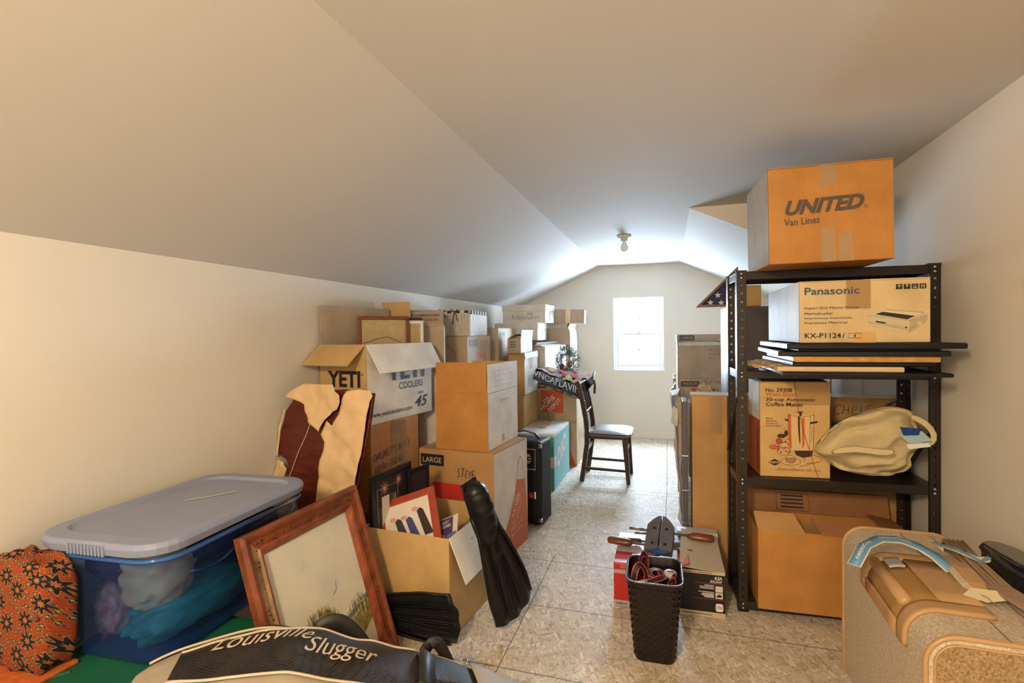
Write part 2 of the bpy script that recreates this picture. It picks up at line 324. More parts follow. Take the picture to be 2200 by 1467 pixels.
def sash(y, z0, z1, name):
    b = MB(); x0, x1, q = wx0+fw, wx1-fw, .03
    for a, c in (((x0,y,z0),(x0+q,y+.025,z1)), ((x1-q,y,z0),(x1,y+.025,z1)), ((x0+q,y,z0),(x1-q,y+.025,z0+q)), ((x0+q,y,z1-q),(x1-q,y+.025,z1))): b.box(a,c)
    o = b.build(name, VIN, win, bevel=.002)
    b = MB(); xm = (x0+x1)/2; b.box((xm-.006,y+.009,z0+q),(xm+.006,y+.016,z1-q)); b.box((x0+q,y+.009,(z0+z1)/2-.006),(x1-q,y+.016,(z0+z1)/2+.006)); b.build('muntin', VIN, o)
    Bx('pane', (x0+q,y+.018,z0+q), (x1-q,y+.021,z1-q), trans_mat('window_glass',(.8,.9,.9),.03,.06,.02), o)
sash(YF+.06, wz0+.045, zm+.015, 'lower_sash'); sash(YF+.09, zm-.015, wz1-fw, 'upper_sash')
Bx('sash_lock', (-.36,YF+.05,zm+.015), (-.31,YF+.075,zm+.03), VIN, win, .003)
def bb(name, a, c): return struct(Bx(name, a, c, TRIM, bevel=.004))
bb('baseboard_far', (XL+.013,YF-.014,0), (XR-.013,YF,.085)); bb('baseboard_left', (XL,YN,0), (XL+.013,YF,.085)); bb('baseboard_right', (XR-.013,YN,0), (XR,YF,.085))
bb('trim_1', (XR-.018,3.40,.09), (XR,3.46,1.59)); bb('trim_2', (XR-.018,3.98,.09), (XR,4.04,1.59))
bb('trim_3', (XR-.016,3.46,1.50), (XR,3.98,1.58))
# access panel between the casings
struct(Bx('door_1', (XR-.01,3.465,.10), (XR,3.975,1.49), TRIM, bevel=.003))
# floor of strand board sheets
def osb():
    m = bpy.data.materials.new('strand_board'); m.use_nodes = True; nt = m.node_tree; N = nt.nodes; L = nt.links; b = N['Principled BSDF']; b.inputs['Roughness'].default_value = .6; b.inputs['Specular IOR Level'].default_value = .3
    ge = N.new('ShaderNodeNewGeometry'); nz = N.new('ShaderNodeTexNoise'); nz.inputs['Scale'].default_value = 9; nz.inputs['Detail'].default_value = 2; L.new(ge.outputs['Position'], nz.inputs[0])
    add = N.new('ShaderNodeMixRGB'); add.blend_type = 'ADD'; add.inputs[0].default_value = .03; L.new(ge.outputs['Position'], add.inputs[1]); L.new(nz.outputs[1], add.inputs[2])
    cur = None; edge = None
    for i, (ang, sx, sy) in enumerate(((.4,17,78),(1.9,20,90),(-.5,15,70),(1.2,26,100))):
        mp = N.new('ShaderNodeMapping'); mp.vector_type = 'TEXTURE' if False else 'POINT'; mp.inputs['Rotation'].default_value = (0,0,ang); L.new(add.outputs[0], mp.inputs[0])
        mp2 = N.new('ShaderNodeMapping'); mp2.inputs['Scale'].default_value = (sx,sy,1); mp2.inputs['Location'].default_value = (i*3.3,i*7.1,0); L.new(mp.outputs[0], mp2.inputs[0])
        vo = N.new('ShaderNodeTexVoronoi'); vo.inputs['Scale'].default_value = 1; L.new(mp2.outputs[0], vo.inputs[0])
        bw = N.new('ShaderNodeSeparateXYZ'); L.new(vo.outputs['Color'], bw.inputs[0])
        vd = N.new('ShaderNodeTexVoronoi'); vd.feature = 'DISTANCE_TO_EDGE'; vd.inputs['Scale'].default_value = 1; L.new(mp2.outputs[0], vd.inputs[0])
        ed = math_node(nt,'LESS_THAN', vd.outputs['Distance'], .022)
        if cur is None: cur, edge = bw.outputs[0], ed
        else:
            mk = math_node(nt,'GREATER_THAN', bw.outputs[1], .52)
            mx = N.new('ShaderNodeMixRGB'); L.new(mk, mx.inputs[0]); L.new(cur, mx.inputs[1]); L.new(bw.outputs[0], mx.inputs[2])
            me = N.new('ShaderNodeMixRGB'); L.new(mk, me.inputs[0]); L.new(edge, me.inputs[1]); L.new(ed, me.inputs[2]); cur, edge = mx.outputs[0], me.outputs[0]
    r = N.new('ShaderNodeValToRGB'); e = r.color_ramp; e.elements[0].position = 0; e.elements[0].color = (.50,.40,.29,1); e.elements[1].position = 1; e.elements[1].color = (.86,.80,.71,1)
    k = e.elements.new(.25); k.color = (.66,.58,.46,1); k = e.elements.new(.7); k.color = (.72,.65,.54,1); L.new(cur, r.inputs[0])
    dk = N.new('ShaderNodeMixRGB'); dk.blend_type = 'MULTIPLY'; L.new(math_node(nt,'MULTIPLY', edge, .8), dk.inputs[0]); L.new(r.outputs[0], dk.inputs[1]); dk.inputs[2].default_value = (.40,.27,.18,1)
    n2 = N.new('ShaderNodeTexNoise'); n2.inputs['Scale'].default_value = 2.2; n2.inputs['Detail'].default_value = 5; L.new(ge.outputs['Position'], n2.inputs[0])
    r2 = N.new('ShaderNodeValToRGB'); r2.color_ramp.elements[0].color = (.86,.82,.76,1); r2.color_ramp.elements[0].position = .35; r2.color_ramp.elements[1].position = .6; L.new(n2.outputs[0], r2.inputs[0])
    m3 = N.new('ShaderNodeMixRGB'); m3.blend_type = 'MULTIPLY'; m3.inputs[0].default_value = 1; L.new(dk.outputs[0], m3.inputs[1]); L.new(r2.outputs[0], m3.inputs[2])
    # chalked joist lines every 16 inches across the sheets
    sp = N.new('ShaderNodeSeparateXYZ'); L.new(ge.outputs['Position'], sp.inputs[0])
    yy = math_node(nt,'ADD', math_node(nt,'ADD', sp.outputs[1], math_node(nt,'MULTIPLY', sp.outputs[0], .012)), math_node(nt,'MULTIPLY', nz.outputs[0], .008))
    fr = math_node(nt,'ABSOLUTE', math_node(nt,'SUBTRACT', math_node(nt,'FRACT', math_node(nt,'DIVIDE', math_node(nt,'ADD', yy, 1.22), .4667)), .5))
    ln = math_node(nt,'LESS_THAN', fr, .0085)
    m4 = N.new('ShaderNodeMixRGB'); m4.blend_type = 'MULTIPLY'; L.new(math_node(nt,'MULTIPLY', ln, .85), m4.inputs[0]); L.new(m3.outputs[0], m4.inputs[1]); m4.inputs[2].default_value = (.36,.38,.46,1)
    L.new(m4.outputs[0], b.inputs['Base Color'])
    bp = N.new('ShaderNodeBump'); bp.inputs['Strength'].default_value = .25; bp.inputs['Distance'].default_value = .002; L.new(cur, bp.inputs['Height']); L.new(bp.outputs[0], b.inputs['Normal'])
    return m
OSB = osb()
floor = struct(Bx('floor', (XL-.1,YN-.1,-.06), (XR+.1,YF+.1,-.018), mat('subfloor_gap',(.10,.07,.045),.8)))
ys = [YN,-.82,.40,1.62,2.84,4.06,5.28,YF]
for i in range(len(ys)-1):
    xs = [XL,-.02,XR] if i%2 == 0 or i == 5 else [XL,-.62,XR]
    if i in (4,): xs = [XL,-.025,XR]
    for j in range(len(xs)-1):
        Bx('floor_sheet', (xs[j]+.0015,ys[i]+.0015,-.018), (xs[j+1]-.0015,ys[i+1]-.0015,0), OSB, floor)
# bare bulb on its porcelain holder
lf = tag(empty('light_fixture', (-.339,4.306,ZC)), 'bare unlit bulb in a white porcelain holder on the ceiling', 'light fixture')
POR = mat('porcelain', (.72,.70,.66), .25)
MB().lathe([(.056,0),(.058,-.012),(.045,-.018),(.028,-.022),(.026,-.045),(.018,-.047)]).build('lamp_holder', POR, lf, smooth=True)
MB().lathe([(.013,-.045),(.015,-.058),(.024,-.075),(.030,-.095),(.028,-.112),(.018,-.126),(.004,-.131)]).build('bulb', trans_mat('frosted_bulb',(.85,.84,.8),.7,.3,.15), lf, smooth=True)
ol = tag(Bx('wall_outlet', (XR-.006,2.565,.46), (XR,2.635,.575), mat('outlet_plastic',(.72,.70,.66),.35), bevel=.002), 'white double wall outlet low on the right wall behind the shelf', 'outlet')
for zz in (.495,.54):
    b = MB(); b.box((XR-.0085,2.585,zz-.014),(XR-.0055,2.615,zz+.014)); s_ = b.build('socket', mat('outlet_plastic',(.72,.70,.66),.35), ol, bevel=.002)
    b = MB(); b.box((XR-.0095,2.592,zz-.002),(XR-.008,2.595,zz+.008)); b.box((XR-.0095,2.605,zz-.002),(XR-.008,2.608,zz+.008)); b.box((XR-.0095,2.598,zz-.011),(XR-.008,2.602,zz-.007)); b.build('socket_slot', BLK, s_)
b = MB(); b.tube([(XR-.002,1.72+.0*k+.05*sin(k*.9)-.011*k, .88-.052*k) for k in range(9)], .0009, 5)
tag(b.build('loose_wire', mat('wire_grey',(.25,.22,.19),.6)), 'thin grey wire hanging down the right wall above the suitcase', 'wire')

# ------------------------------------------------------------------ left side: column of opened cartons nearest the camera
lowc, f = carton('cardboard_box', 'plain brown box at the foot of the stack, under the taped box', -1.597,2.61,0,-.135,.33,.42,.33, KD)
ch, f = carton('cardboard_box', 'brown taped box marked CHILDRENS BOOKS FROM GARAGE under the cooler box', -1.600,2.545,.33,-.135,.33,.42,.45, KO, tape='x')
F = f['R']
d_hand(F, "CHILDREN'S BOOKS", .015,.265,.038, PEN, ch, .0042, rise=.05, seed=3, sx=.6); d_hand(F, "FROM GARAGE", .03,.195,.038, PEN, ch, .0042, rise=.08, seed=4, sx=.68)
for k, (u,w_) in enumerate(((.17,.05),(.21,.055),(.255,.05))): d_rect(F, u, .24-.03*k, u+w_, .449, TAPE, ch, 'tape', .0014+.0005*k)
ye, f = carton('cooler_box', 'open brown cooler carton with its flaps folded out, next to the left wall', -1.597,2.63,.78,-.135,.312,.60,.42, KY,
   flaps={'F':(128,.165,KY),'R':(150,.17,KW),'L':(0,.215,KG),'B':(150,.03,KG)})
F = f['R']; d_rect(F, .004,.004,.596,.416, KW, ye, 'daylit_side_paint', .0008)  # pale layer paints the window's daylight on the right side
d_text(F, 'YETI', .16,.22,.36,.10, NVY, ye, .035); d_text(F, 'COOLERS', .27,.165,.23,.04, NVY, ye, .02); d_text(F, 'TUNDRA', .44,.12,.07,.016, BLK, ye)
d_text(F, '45', .42,.045,.13,.065, BLK, ye, .03, .3); d_text(F, 'www.yeticoolers.com', .02,.03,.37,.034, BLK, ye, .015, .3)
F = f['F']; d_text(F, 'YETI', .055,.20,.22,.085, BLK, ye, .035); d_text(F, '®', .28,.26,.016,.016, BLK, ye)
# rear flap sticks up much wider: a second long flap leaning against the wall
g = Matrix.Translation((-1.60,2.93,1.202))
# frames standing inside the cooler box
def frame_stand(name, label, cx, cy, z0, yaw, lean, W, H, th, fwid, mf, mfill, cat='picture frame', group=None, back=False):
    r = empty(name, (cx,cy,z0), rot=(-lean,0,yaw)); tag(r, label, cat, group)
    b = MB()
    for a, c in (((-W/2,0,0),(W/2,th,fwid)), ((-W/2,0,H-fwid),(W/2,th,H)), ((-W/2,0,fwid),(-W/2+fwid,th,H-fwid)), ((W/2-fwid,0,fwid),(W/2,th,H-fwid))): b.box(a,c)
    b.build('frame_rail', mf, r, bevel=min(.004,th/4)); Bx('picture_panel' if not back else 'backing_paper', (-W/2+fwid*.8,th*.35,fwid*.8), (W/2-fwid*.8,th*.75,H-fwid*.8), mfill, r)
    return r, Face((-W/2+fwid,th*.35,fwid),(1,0,0),(0,0,1))
RW = mat('reddish_frame_wood', (.17,.06,.025), .4, .3, 20, stretch=(1,1,6)); KB = mat('kraft_backing', (.45,.34,.19), .8, .08, 30)
fr, F = frame_stand('picture_frame', 'brown wooden picture frame seen from its kraft paper back, standing in the open cooler box', -1.578,2.655,.86,.80,0,.30,.50,.02,.022, RW, KB, back=True)
b = MB(); b.tube([(-.12,-.004,.345),(-.04,-.006,.37),(.02,-.006,.38),(.10,-.004,.345)], .0012, 5); b.build('hanging_wire', mat('dark_wire',(.08,.06,.05),.4,metal=.6), fr)
frame_stand('picture_frame', 'thin white framed picture edge behind the brown frame in the cooler box', -1.545,2.735,.86,.80,0,.34,.475,.016,.02, WHT, KB, back=True)
frame_stand('picture_frame', 'dark slim frame standing beside the white one in the cooler box', -1.572,2.770,.86,.80,0,.34,.495,.014,.02, mat('dark_frame',(.05,.03,.02),.4), KB, back=True)
# cherry panel in torn paper
CH_ = mat('cherry_panel', (.055,.007,.004), .34, 0, 5, 0, col2=(.13,.018,.008), stretch=(2,2,7), coat=.15)
PAP = mat('kraft_wrapping_paper', (.66,.46,.25), .75, .05, 5, .35, 14)
def lean_plane(y0, k):
    a = math.atan(k); return Face((0,y0,0),(1,0,0),(0,sin(a),cos(a))), cos(a)
board = [(-1.729,.953),(-1.656,.985),(-1.449,1.000),(-1.415,.986),(-1.298,.985),(-1.315,.823),(-1.338,.67),(-1.358,.555),(-1.369,.457),(-1.372,0),(-1.66,0),(-1.66,.40),(-1.69,.50),(-1.716,.545),(-1.749,.602),(-1.736,.63),(-1.758,.664),(-1.797,.682),(-1.802,.714),(-1.789,.803),(-1.774,.889)]
LF, ca = lean_plane(1.955,.12)
hb = tag(empty('cherry_panel', (-1.55,1.955,0)), 'dark cherry wood panel half wrapped in torn kraft paper, behind the blue bin', 'wood panel')
off = Vector((1.55,-1.955,0))
b = MB(); pts = [(x,z/ca) for x,z in board]; n = len(pts)
b.add([LF.p(x,z,-.030)+off for x,z in pts]+[LF.p(x,z,-.006)+off for x,z in pts], [tuple(range(n))[::-1],tuple(range(n,2*n))]+[(i,(i+1)%n,n+(i+1)%n,n+i) for i in range(n)])
b.build('wood_board', CH_, hb, bevel=.003)
def crumple(poly, F, off, m, parent, amp=.009, cell=.02, base=.004, name='wrapping_paper', scale=9, zs=1.):
    """paper outline filled with a fine triangulated grid, folded by layered noise"""
    bm = bmesh.new(); vs = [bm.verts.new((x,z/zs,0)) for x,z in poly]; bm.faces.new(vs)
    bmesh.ops.triangulate(bm, faces=bm.faces)
    for _ in range(5):
        es = [e for e in bm.edges if e.calc_length() > cell]
        if not es: break
        bmesh.ops.subdivide_edges(bm, edges=es, cuts=1); bmesh.ops.triangulate(bm, faces=bm.faces)
    for v in bm.verts:
        x, z = v.co.x, v.co.y; q = Vector((x*scale,z*scale,3.1)); c = noise.noise(q)+.5*abs(noise.noise(q*2.3))+.35*noise.noise(q*4.7)
        rdg = 1-abs(noise.noise(Vector((x*scale*.8+z*scale*1.1,z*3.,7.7))))*3
        h = base+amp*max(0,.55+c)+amp*.5*max(0,rdg); v.co = F.p(x,z,h)+off
    me = bpy.data.meshes.new(name); bm.to_mesh(me); bm.free(); me.materials.append(m); me.polygons.foreach_set('use_smooth',[True]*len(me.polygons))
    o = bpy.data.objects.new(name, me); C.objects.link(o); o.parent = parent; md = o.modifiers.new('s','SOLIDIFY'); md.thickness = .0008; return o
p1_ = [(-1.772,.958),(-1.74,.985),(-1.667,1.022),(-1.58,1.020),(-1.491,1.020),(-1.482,.99),(-1.455,.972),(-1.452,.94),(-1.468,.905),(-1.497,.894),(-1.545,.841),(-1.559,.801),(-1.59,.822),(-1.624,.842),(-1.634,.877),(-1.656,.925),(-1.71,.948)]
crumple(p1_, LF, off, PAP, hb, .020, zs=ca, scale=7)
p2_ = [(-1.42,.992),(-1.36,1.0),(-1.298,.995),(-1.280,.972),(-1.297,.946),(-1.312,.823),(-1.335,.67),(-1.355,.555),(-1.368,.442),(-1.372,.02),(-1.55,.02),(-1.560,.426),(-1.543,.599),(-1.543,.673),(-1.527,.713),(-1.528,.759),(-1.556,.789),(-1.54,.82),(-1.523,.854),(-1.493,.831),(-1.455,.887),(-1.44,.95)]
crumple(p2_, LF, off, PAP, hb, .018, zs=ca, scale=5)
crumple([(-1.809,.675),(-1.807,.74),(-1.796,.82),(-1.780,.90),(-1.774,.90),(-1.784,.82),(-1.796,.74),(-1.797,.675)], LF, off+Vector((0,.01,0)), PAP, hb, .008, zs=ca)
crumple([(-1.805,.58),(-1.806,.650),(-1.785,.662),(-1.76,.650),(-1.738,.622),(-1.748,.585),(-1.70,.52),(-1.70,.40),(-1.80,.40)], LF, off, PAP, hb, .02, base=-.01, zs=ca, scale=14)
b = MB(); b.tube([LF.p(x,z/ca,-.003)+off for x,z in [(-1.626,.838),(-1.65,.773),(-1.683,.704),(-1.73,.575)]], .0016, 5); b.build('string', mat('white_string',(.7,.6,.5),.8), hb)

# second column
carton('cardboard_box', 'pale box at the bottom behind the taped box, hard against the left wall', -1.575,3.20,0,0,.40,.42,.40, KP)
bb_, f = carton('cardboard_box', 'pale box with a pen scribble, second from the floor behind the tall brown box', -1.575,3.20,.40,0,.40,.42,.41, KW)
d_stroke(f['R'], [[(.08+.012*k+.02*sin(k*1.9),.28+.05*sin(k*2.3)+.004*k) for k in range(16)],[(.12+.01*k,.16+.03*sin(k*1.7)) for k in range(12)]], .003, DGR, bb_)
bb_, f = carton('cardboard_box', 'pale box with small printed marks, third up behind the raised white flap', -1.575,3.20,.81,.02,.40,.42,.19, KW)
d_stroke(f['R'], [[(.03+.01*k,.10+.03*sin(k*2.1)) for k in range(9)]], .004, DGR, bb_)
mo, f = carton('cardboard_box', 'brown box lettered MODERATED STOCK with a slanting top flap, against the left wall', -1.571,3.167,1.00,.40,.26,.30,.30, KG,
   flaps={'F':(-42,.14,KG),'R':(-30,.05,KG),'L':(-20,.05,KG),'B':(-10,.12,KG)})
tag(Bx('cardboard_sheet', (-1.785,2.985,1.001), (-1.585,2.991,1.462), KY), 'upright brown cardboard sheet with a notch between the cooler box and the MODERATED box', 'cardboard')
G_ = Face((-.13,-.150,.302),(1,0,0),(0,sin(radians(42)),cos(radians(42))))
d_text(G_, 'MODERATED', .02,.085,.21,.022, mat('dark_red_print',(.16,.04,.03),.6), mo, .03, h=.004); d_text(G_, 'STOCK', .09,.045,.14,.022, mat('dark_red_print',(.16,.04,.03),.6), mo, .03, h=.004)

# third column: three medium boxes and the wicker basket
GC = 'medium moving boxes in the left stacks'
MB3 = 'medium moving box'
def hd_medium(label, x, y, z, yaw, h=.41, m=KP, w=.40, d=.46, apron_side=None, lab='R', group=GC, logo='R', lm=None, tape='y'):
    r, f = carton('moving_box', label, x, y, z, yaw, w, d, h, m, group, tape=tape)
    if lab: size_label(f[lab], 'MEDIUM', .03, h-.075, .16, .05, r, DGR)
    if logo: hd_logo(f[logo], .17, .08, .20, r, mat('faded_orange_print',(.55,.22,.14),.6) if lm is None else lm)
    if apron_side:
        d_poly(f[apron_side], [(0,0),(w*.95,0),(w*.92,.10),(w*.70,.135),(w*.3,.20),(0,.26)], ORG, r, 'apron_print')
        d_stroke(f[apron_side], [[(w*(.28+.55*(k/14)+.10*sin(pi*k/14)), .20-.06*(k/14)+.17*sin(pi*(k/14)**.8)) for k in range(15)]], .005, ORG, r, 'apron_loop_print')
    return r, f
hd_medium('white-sided medium moving box at the floor in the basket stack', -1.60,3.76,0,0, w=.40)
hd_medium('white-sided medium moving box in the middle of the basket stack', -1.60,3.76,.4115,-.02, w=.40)
hd_medium('medium moving box with an orange apron print directly under the wicker basket', -1.60,3.76,.823,-.04, w=.40, m=KP, apron_side='F')
WK = mat('white_wicker', (.66,.62,.55), .6, .1, 40); WKD = mat('wicker_straw',(.62,.50,.34),.65,.12,40)
bk = tag(empty('wicker_basket', (-1.555,3.74,1.2355), .05), 'white wicker basket with a striped cloth lining and ribbon bows on the left boxes', 'basket')
bw, bd, bh = .31, .42, .185
Bx('basket_wall', (-bw/2+.006,-bd/2+.006,0), (bw/2-.006,bd/2-.006,bh-.006), WKD, bk)
b = MB()   # woven strands over the four sides
for row in range(15):
    z = .006+row*.012
    for sd in range(4):
        Lg = bw if sd % 2 == 0 else bd; n = int(Lg/.022)
        for k in range(n):
            u = -Lg/2+(k+.5)*Lg/n; o = .002 if (k+row) % 2 else .0
            if sd == 0: b.box((u-.010,-bd/2-o,z),(u+.010,-bd/2+.007,z+.010))
            elif sd == 1: b.box((bw/2-.007,u-.010,z),(bw/2+o,u+.010,z+.010))
            elif sd == 2: b.box((u-.010,bd/2-.007,z),(u+.010,bd/2+o,z+.010))
            else: b.box((-bw/2-o,u-.010,z),(-bw/2+.007,u+.010,z+.010))
tag(b.build('wicker_weave', WK, bk), kind='stuff')
b = MB(); n = 0
stripes = [mat('stripe_dark',(.05,.045,.05),.9), mat('stripe_cream',(.68,.62,.52),.9)]
for mi in range(2):
    b = MB()
    for sd in range(4):
        Lg = bw if sd % 2 == 0 else bd; n = int(Lg/.011)
        for k in range(n):
            if (k*7//3) % 2 != mi: continue
            u0 = -Lg/2+k*Lg/n; u1 = u0+Lg/n
            if sd == 0: b.box((u0,-bd/2-.004,bh-.016),(u1,-bd/2+.01,bh+.003))
            elif sd == 1: b.box((bw/2-.01,u0,bh-.024),(bw/2+.004,u1,bh+.003))
            elif sd == 2: b.box((u0,bd/2-.01,bh-.016),(u1,bd/2+.004,bh+.003))
            else: b.box((-bw/2-.004,u0,bh-.016),(-bw/2+.01,u1,bh+.003))
    b.build('cloth_lining', stripes[mi], bk)
for ux in (-.06,.035):
    b = MB(); yb = -bd/2-.008
    b.ribbon([(ux,yb,bh-.006),(ux-.025,yb,bh+.014),(ux-.034,yb,bh+.004),(ux,yb,bh-.006),(ux+.028,yb,bh+.012),(ux+.034,yb,bh),(ux,yb,bh-.006)], .006, (0,-1,0), .001)
    b.ribbon([(ux,yb,bh-.006),(ux-.006,yb-.003,bh-.04),(ux-.012,yb-.002,bh-.10 if ux > 0 else bh-.05)], .007, (0,-1,0), .001); b.ribbon([(ux,yb,bh-.006),(ux+.014,yb-.002,bh-.03),(ux+.026,yb-.002,bh-.075 if ux > 0 else bh-.04)], .006, (0,-1,0), .001)
    b.build('ribbon_bow', mat('dark_ribbon',(.03,.03,.035),.5), bk)
# fourth column
hd_medium('medium moving box low in the stack behind the basket, on the floor', -1.605,4.46,0,0, h=.44)
hd_medium('medium moving box in the middle of the stack behind the basket', -1.605,4.46,.4415,0, h=.445)
hd_medium('medium moving box on top of the stack just right of the wicker basket', -1.605,4.46,.888,0, h=.41, m=KP, apron_side='F')
# narrow tall boxes beside it
carton('cardboard_box', 'tall narrow brown box on the floor behind the tall open box', -1.25,4.46,0,0,.135,.46,.715, KY)
fb, f = carton('cardboard_box', 'brown box with a printed side coloured as daylit, above the narrow brown box', -1.247,4.47,.716,0,.14,.46,.365, KY, flaps={'F':(-89,.10,KY),'B':(-89,.12,KY),'R':(172,.05,KW),'L':(178,.03,KY)})
F = f['R']; d_rect(F,.01,.01,.45,.36, KW, fb, 'daylit_side_paint', .0008)  # window light put into the colour of the right side
for k in range(9): d_rect(F,.10,.16-.012*k,.28+.02*(k%3),.164-.012*k, DGR, fb, 'small_print')
d_poly(F, [(.16,.22),(.26,.22),(.30,.33),(.12,.33)], mat('faded_orange_print',(.55,.22,.14),.6), fb)
eb, f = carton('cardboard_box', 'small box with a picture side coloured as daylit and a raised flap in the left stacks', -1.245,4.36,1.083,0,.115,.38,.12, KG, flaps={'R':(8,.075,KW),'F':(-75,.09,KG),'B':(-70,.09,KG),'L':(-60,.08,KG)})
F = f['R']; d_rect(F,.005,.005,.375,.118, KW, eb, 'daylit_side_paint', .0008); d_poly(F,[(.12,.03),(.24,.02),(.25,.09),(.13,.095)], mat('pale_orange_print',(.62,.40,.30),.6), eb)  # pale right side is daylight painted on, under the picture
for k in range(3): d_rect(f['F'], .02,.09-.02*k,.07,.097-.02*k, DGR, eb, 'small_print')
G_ = Face((.0575,-.19,.121),(0,1,0),(sin(radians(8)),0,cos(radians(8)))); d_text(G_,'THIS',.10,.02,.12,.03, mat('faded_red_print',(.6,.15,.12),.6), eb, .02, .2, h=.004)
# file boxes
def file_box(label, x, y, z, yaw, w, d, h, group=None):
    r = tag(empty('storage_box', (x,y,z), yaw), label, 'box', group); f = box_faces(w,d,h)
    Bx('body', (-w/2+.005,-d/2+.005,0), (w/2-.005,d/2-.005,h-.01), KW, r, .003); Bx('lid', (-w/2,-d/2,h-.06), (w/2,d/2,h), KW, r, .004)
    d_rect(f['R'], d/2-.008, .015, d/2+.004, h-.065, DGR, r, 'hand_slot', -.003)
    return r, f
carton('cardboard_box', 'large brown box on the floor at the very back of the left side', -1.52,5.08,0,0,.42,.40,.60, KP)
hb2, f = carton('cardboard_box', 'pale box supporting the two lidded storage boxes at the back left', -1.52,5.08,.601,0,.41,.38,.576, KP); d_rect(f['R'],.15,.50,.17,.57, TAPE, hb2, 'tape')
file_box('lower lidded storage box without writing, under the X-MAS one', -1.434,5.07,1.180,-.03,.45,.35,.172)
xm, f = file_box('lidded storage box hand lettered X-MAS, topmost at the back left', -1.36,5.09,1.3525,-.03,.45,.36,.178)
d_hand(f['F'], 'X-MAS', .10,.035,.045, DGR, xm, .003, seed=5); d_hand(f['F'], 'GOD', .26,.075,.028, DGR, xm, .0025, seed=6); d_hand(f['F'], 'CEDAR CTS', .23,.035,.028, DGR, xm, .0025, seed=8)
ib, f = carton('cardboard_box', 'bulging brown box under the small taped box beside the far wall', -1.20,5.62,0,.0,.36,.42,1.30, KG, flaps={'R':(24,.05,KG),'F':(-30,.09,KG),'B':(-60,.1,KG),'L':(-50,.1,KG)})
b = MB(); b.prism([(.178,.80)]+[(.205,.80),(.205,1.19),(.201,1.25),(.192,1.29)]+[(.178,1.30)], .40, Matrix(((1,0,0,0),(0,0,1,-.20),(0,1,0,0),(0,0,0,1)))); b.build('bulging_side', KG, ib)
d_stroke(Face((.206,-.2,1.0),(0,1,0),(0,0,1)), [[(.10+.02*sin(k*1.3),.02*k-.1) for k in range(12)]], .004, DGR, ib)
jb, f = carton('cardboard_box', 'small brown taped box overhanging beside the X-MAS box at the far wall', -1.03,5.58,1.352,.10,.33,.28,.145, KG, tilt=(0,.03), tape='')
tape_v(f['F'], .155,.0,.1455, jb); d_rect(f['R'],.003,.003,.277,.142, KW, jb, 'daylit_side_paint', .0008)  # right side painted pale for the daylight it catches
# medium boxes by the chair
m1, f = carton('moving_box', 'medium moving box with an orange apron print on the floor behind the chair', -1.06,5.0,0,.02,.46,.46,.41, KP, GC)
d_poly(f['F'], [(.27,0),(.455,0),(.43,.06),(.40,.13),(.385,.24),(.36,.25),(.27,.22)], ORG, m1, 'apron_print'); d_stroke(f['F'], [[(.30+.13*sin(pi*k/12),.23+.14*k/12) for k in range(13)]], .004, ORG, m1, 'apron_loop_print')
for k in range(5): d_rect(f['R'], .08,.30-.02*k,.36,.303-.02*k, DGR, m1, 'small_print')
m2, f = carton('moving_box', 'medium moving box with a big orange store logo, under the plastic bag behind the chair', -1.06,5.0,.4115,.02,.46,.46,.39, KP, GC)
size_label(f['F'], 'MEDIUM', .008,.315,.165,.052, m2, DGR); hd_logo(f['F'], .12,.085,.215, m2); d_poly(f['F'], [(.025+.028*cos(k*pi/6),.035+.028*sin(k*pi/6)) for k in range(12)], BLK, m2, 'recycling_mark')
tape_v(f['F'], .22,.0,.10, m2, TAPE, .07)
kb, f = carton('cardboard_box', 'white-sided box with an open flap standing behind the christmas wreath', -1.14,5.10,.803,-.22,.12,.50,.315, KW, flaps={'F':(80,.08,KW),'R':(-80,.08,KW),'L':(-40,.05,KW),'B':(-80,.05,KW)})
# teal and white box
tb, f = carton('cardboard_box', 'teal and white open-topped box between the amplifier and the chair', -1.025,4.30,0,-.0,.31,.64,.442, KW, tape='')
TEAL = mat('teal_print',(.06,.36,.27),.5); TEB = mat('pale_teal_print',(.22,.55,.56),.5)
d_rect(f['F'],.002,.004,.308,.425, TEAL, tb, 'teal_side_print', .0008); d_rect(f['R'],.002,.004,.638,.425, TEB, tb, 'pale_teal_side_print', .0008)
d_rect(f['F'],.25,.10,.254,.40, WHT, tb, 'white_line_print'); 
b = MB(); b.box((.115,-.3215,.18),(.1565,-.3205,.27)); b.box((.1555,-.3215,.18),(.1565,-.24,.27)); b.build('paper_label', WHT, tb)
d_text(f['R'], 'OIIO', .12,.14,.40,.16, WHT, tb, .05, .15, .28)
for k, (a,c) in enumerate((((-.152,-.31),(-.02,.30)),((.0,-.30),(.152,.31)))):
    MB().box((a[0],a[1],.4425),(c[0],c[1],.4465)).build('flap', KW, tb)
MB().box((-.15,-.05,.4475),(.02,.29,.4505)).build('cardboard_sheet', KP, tb)
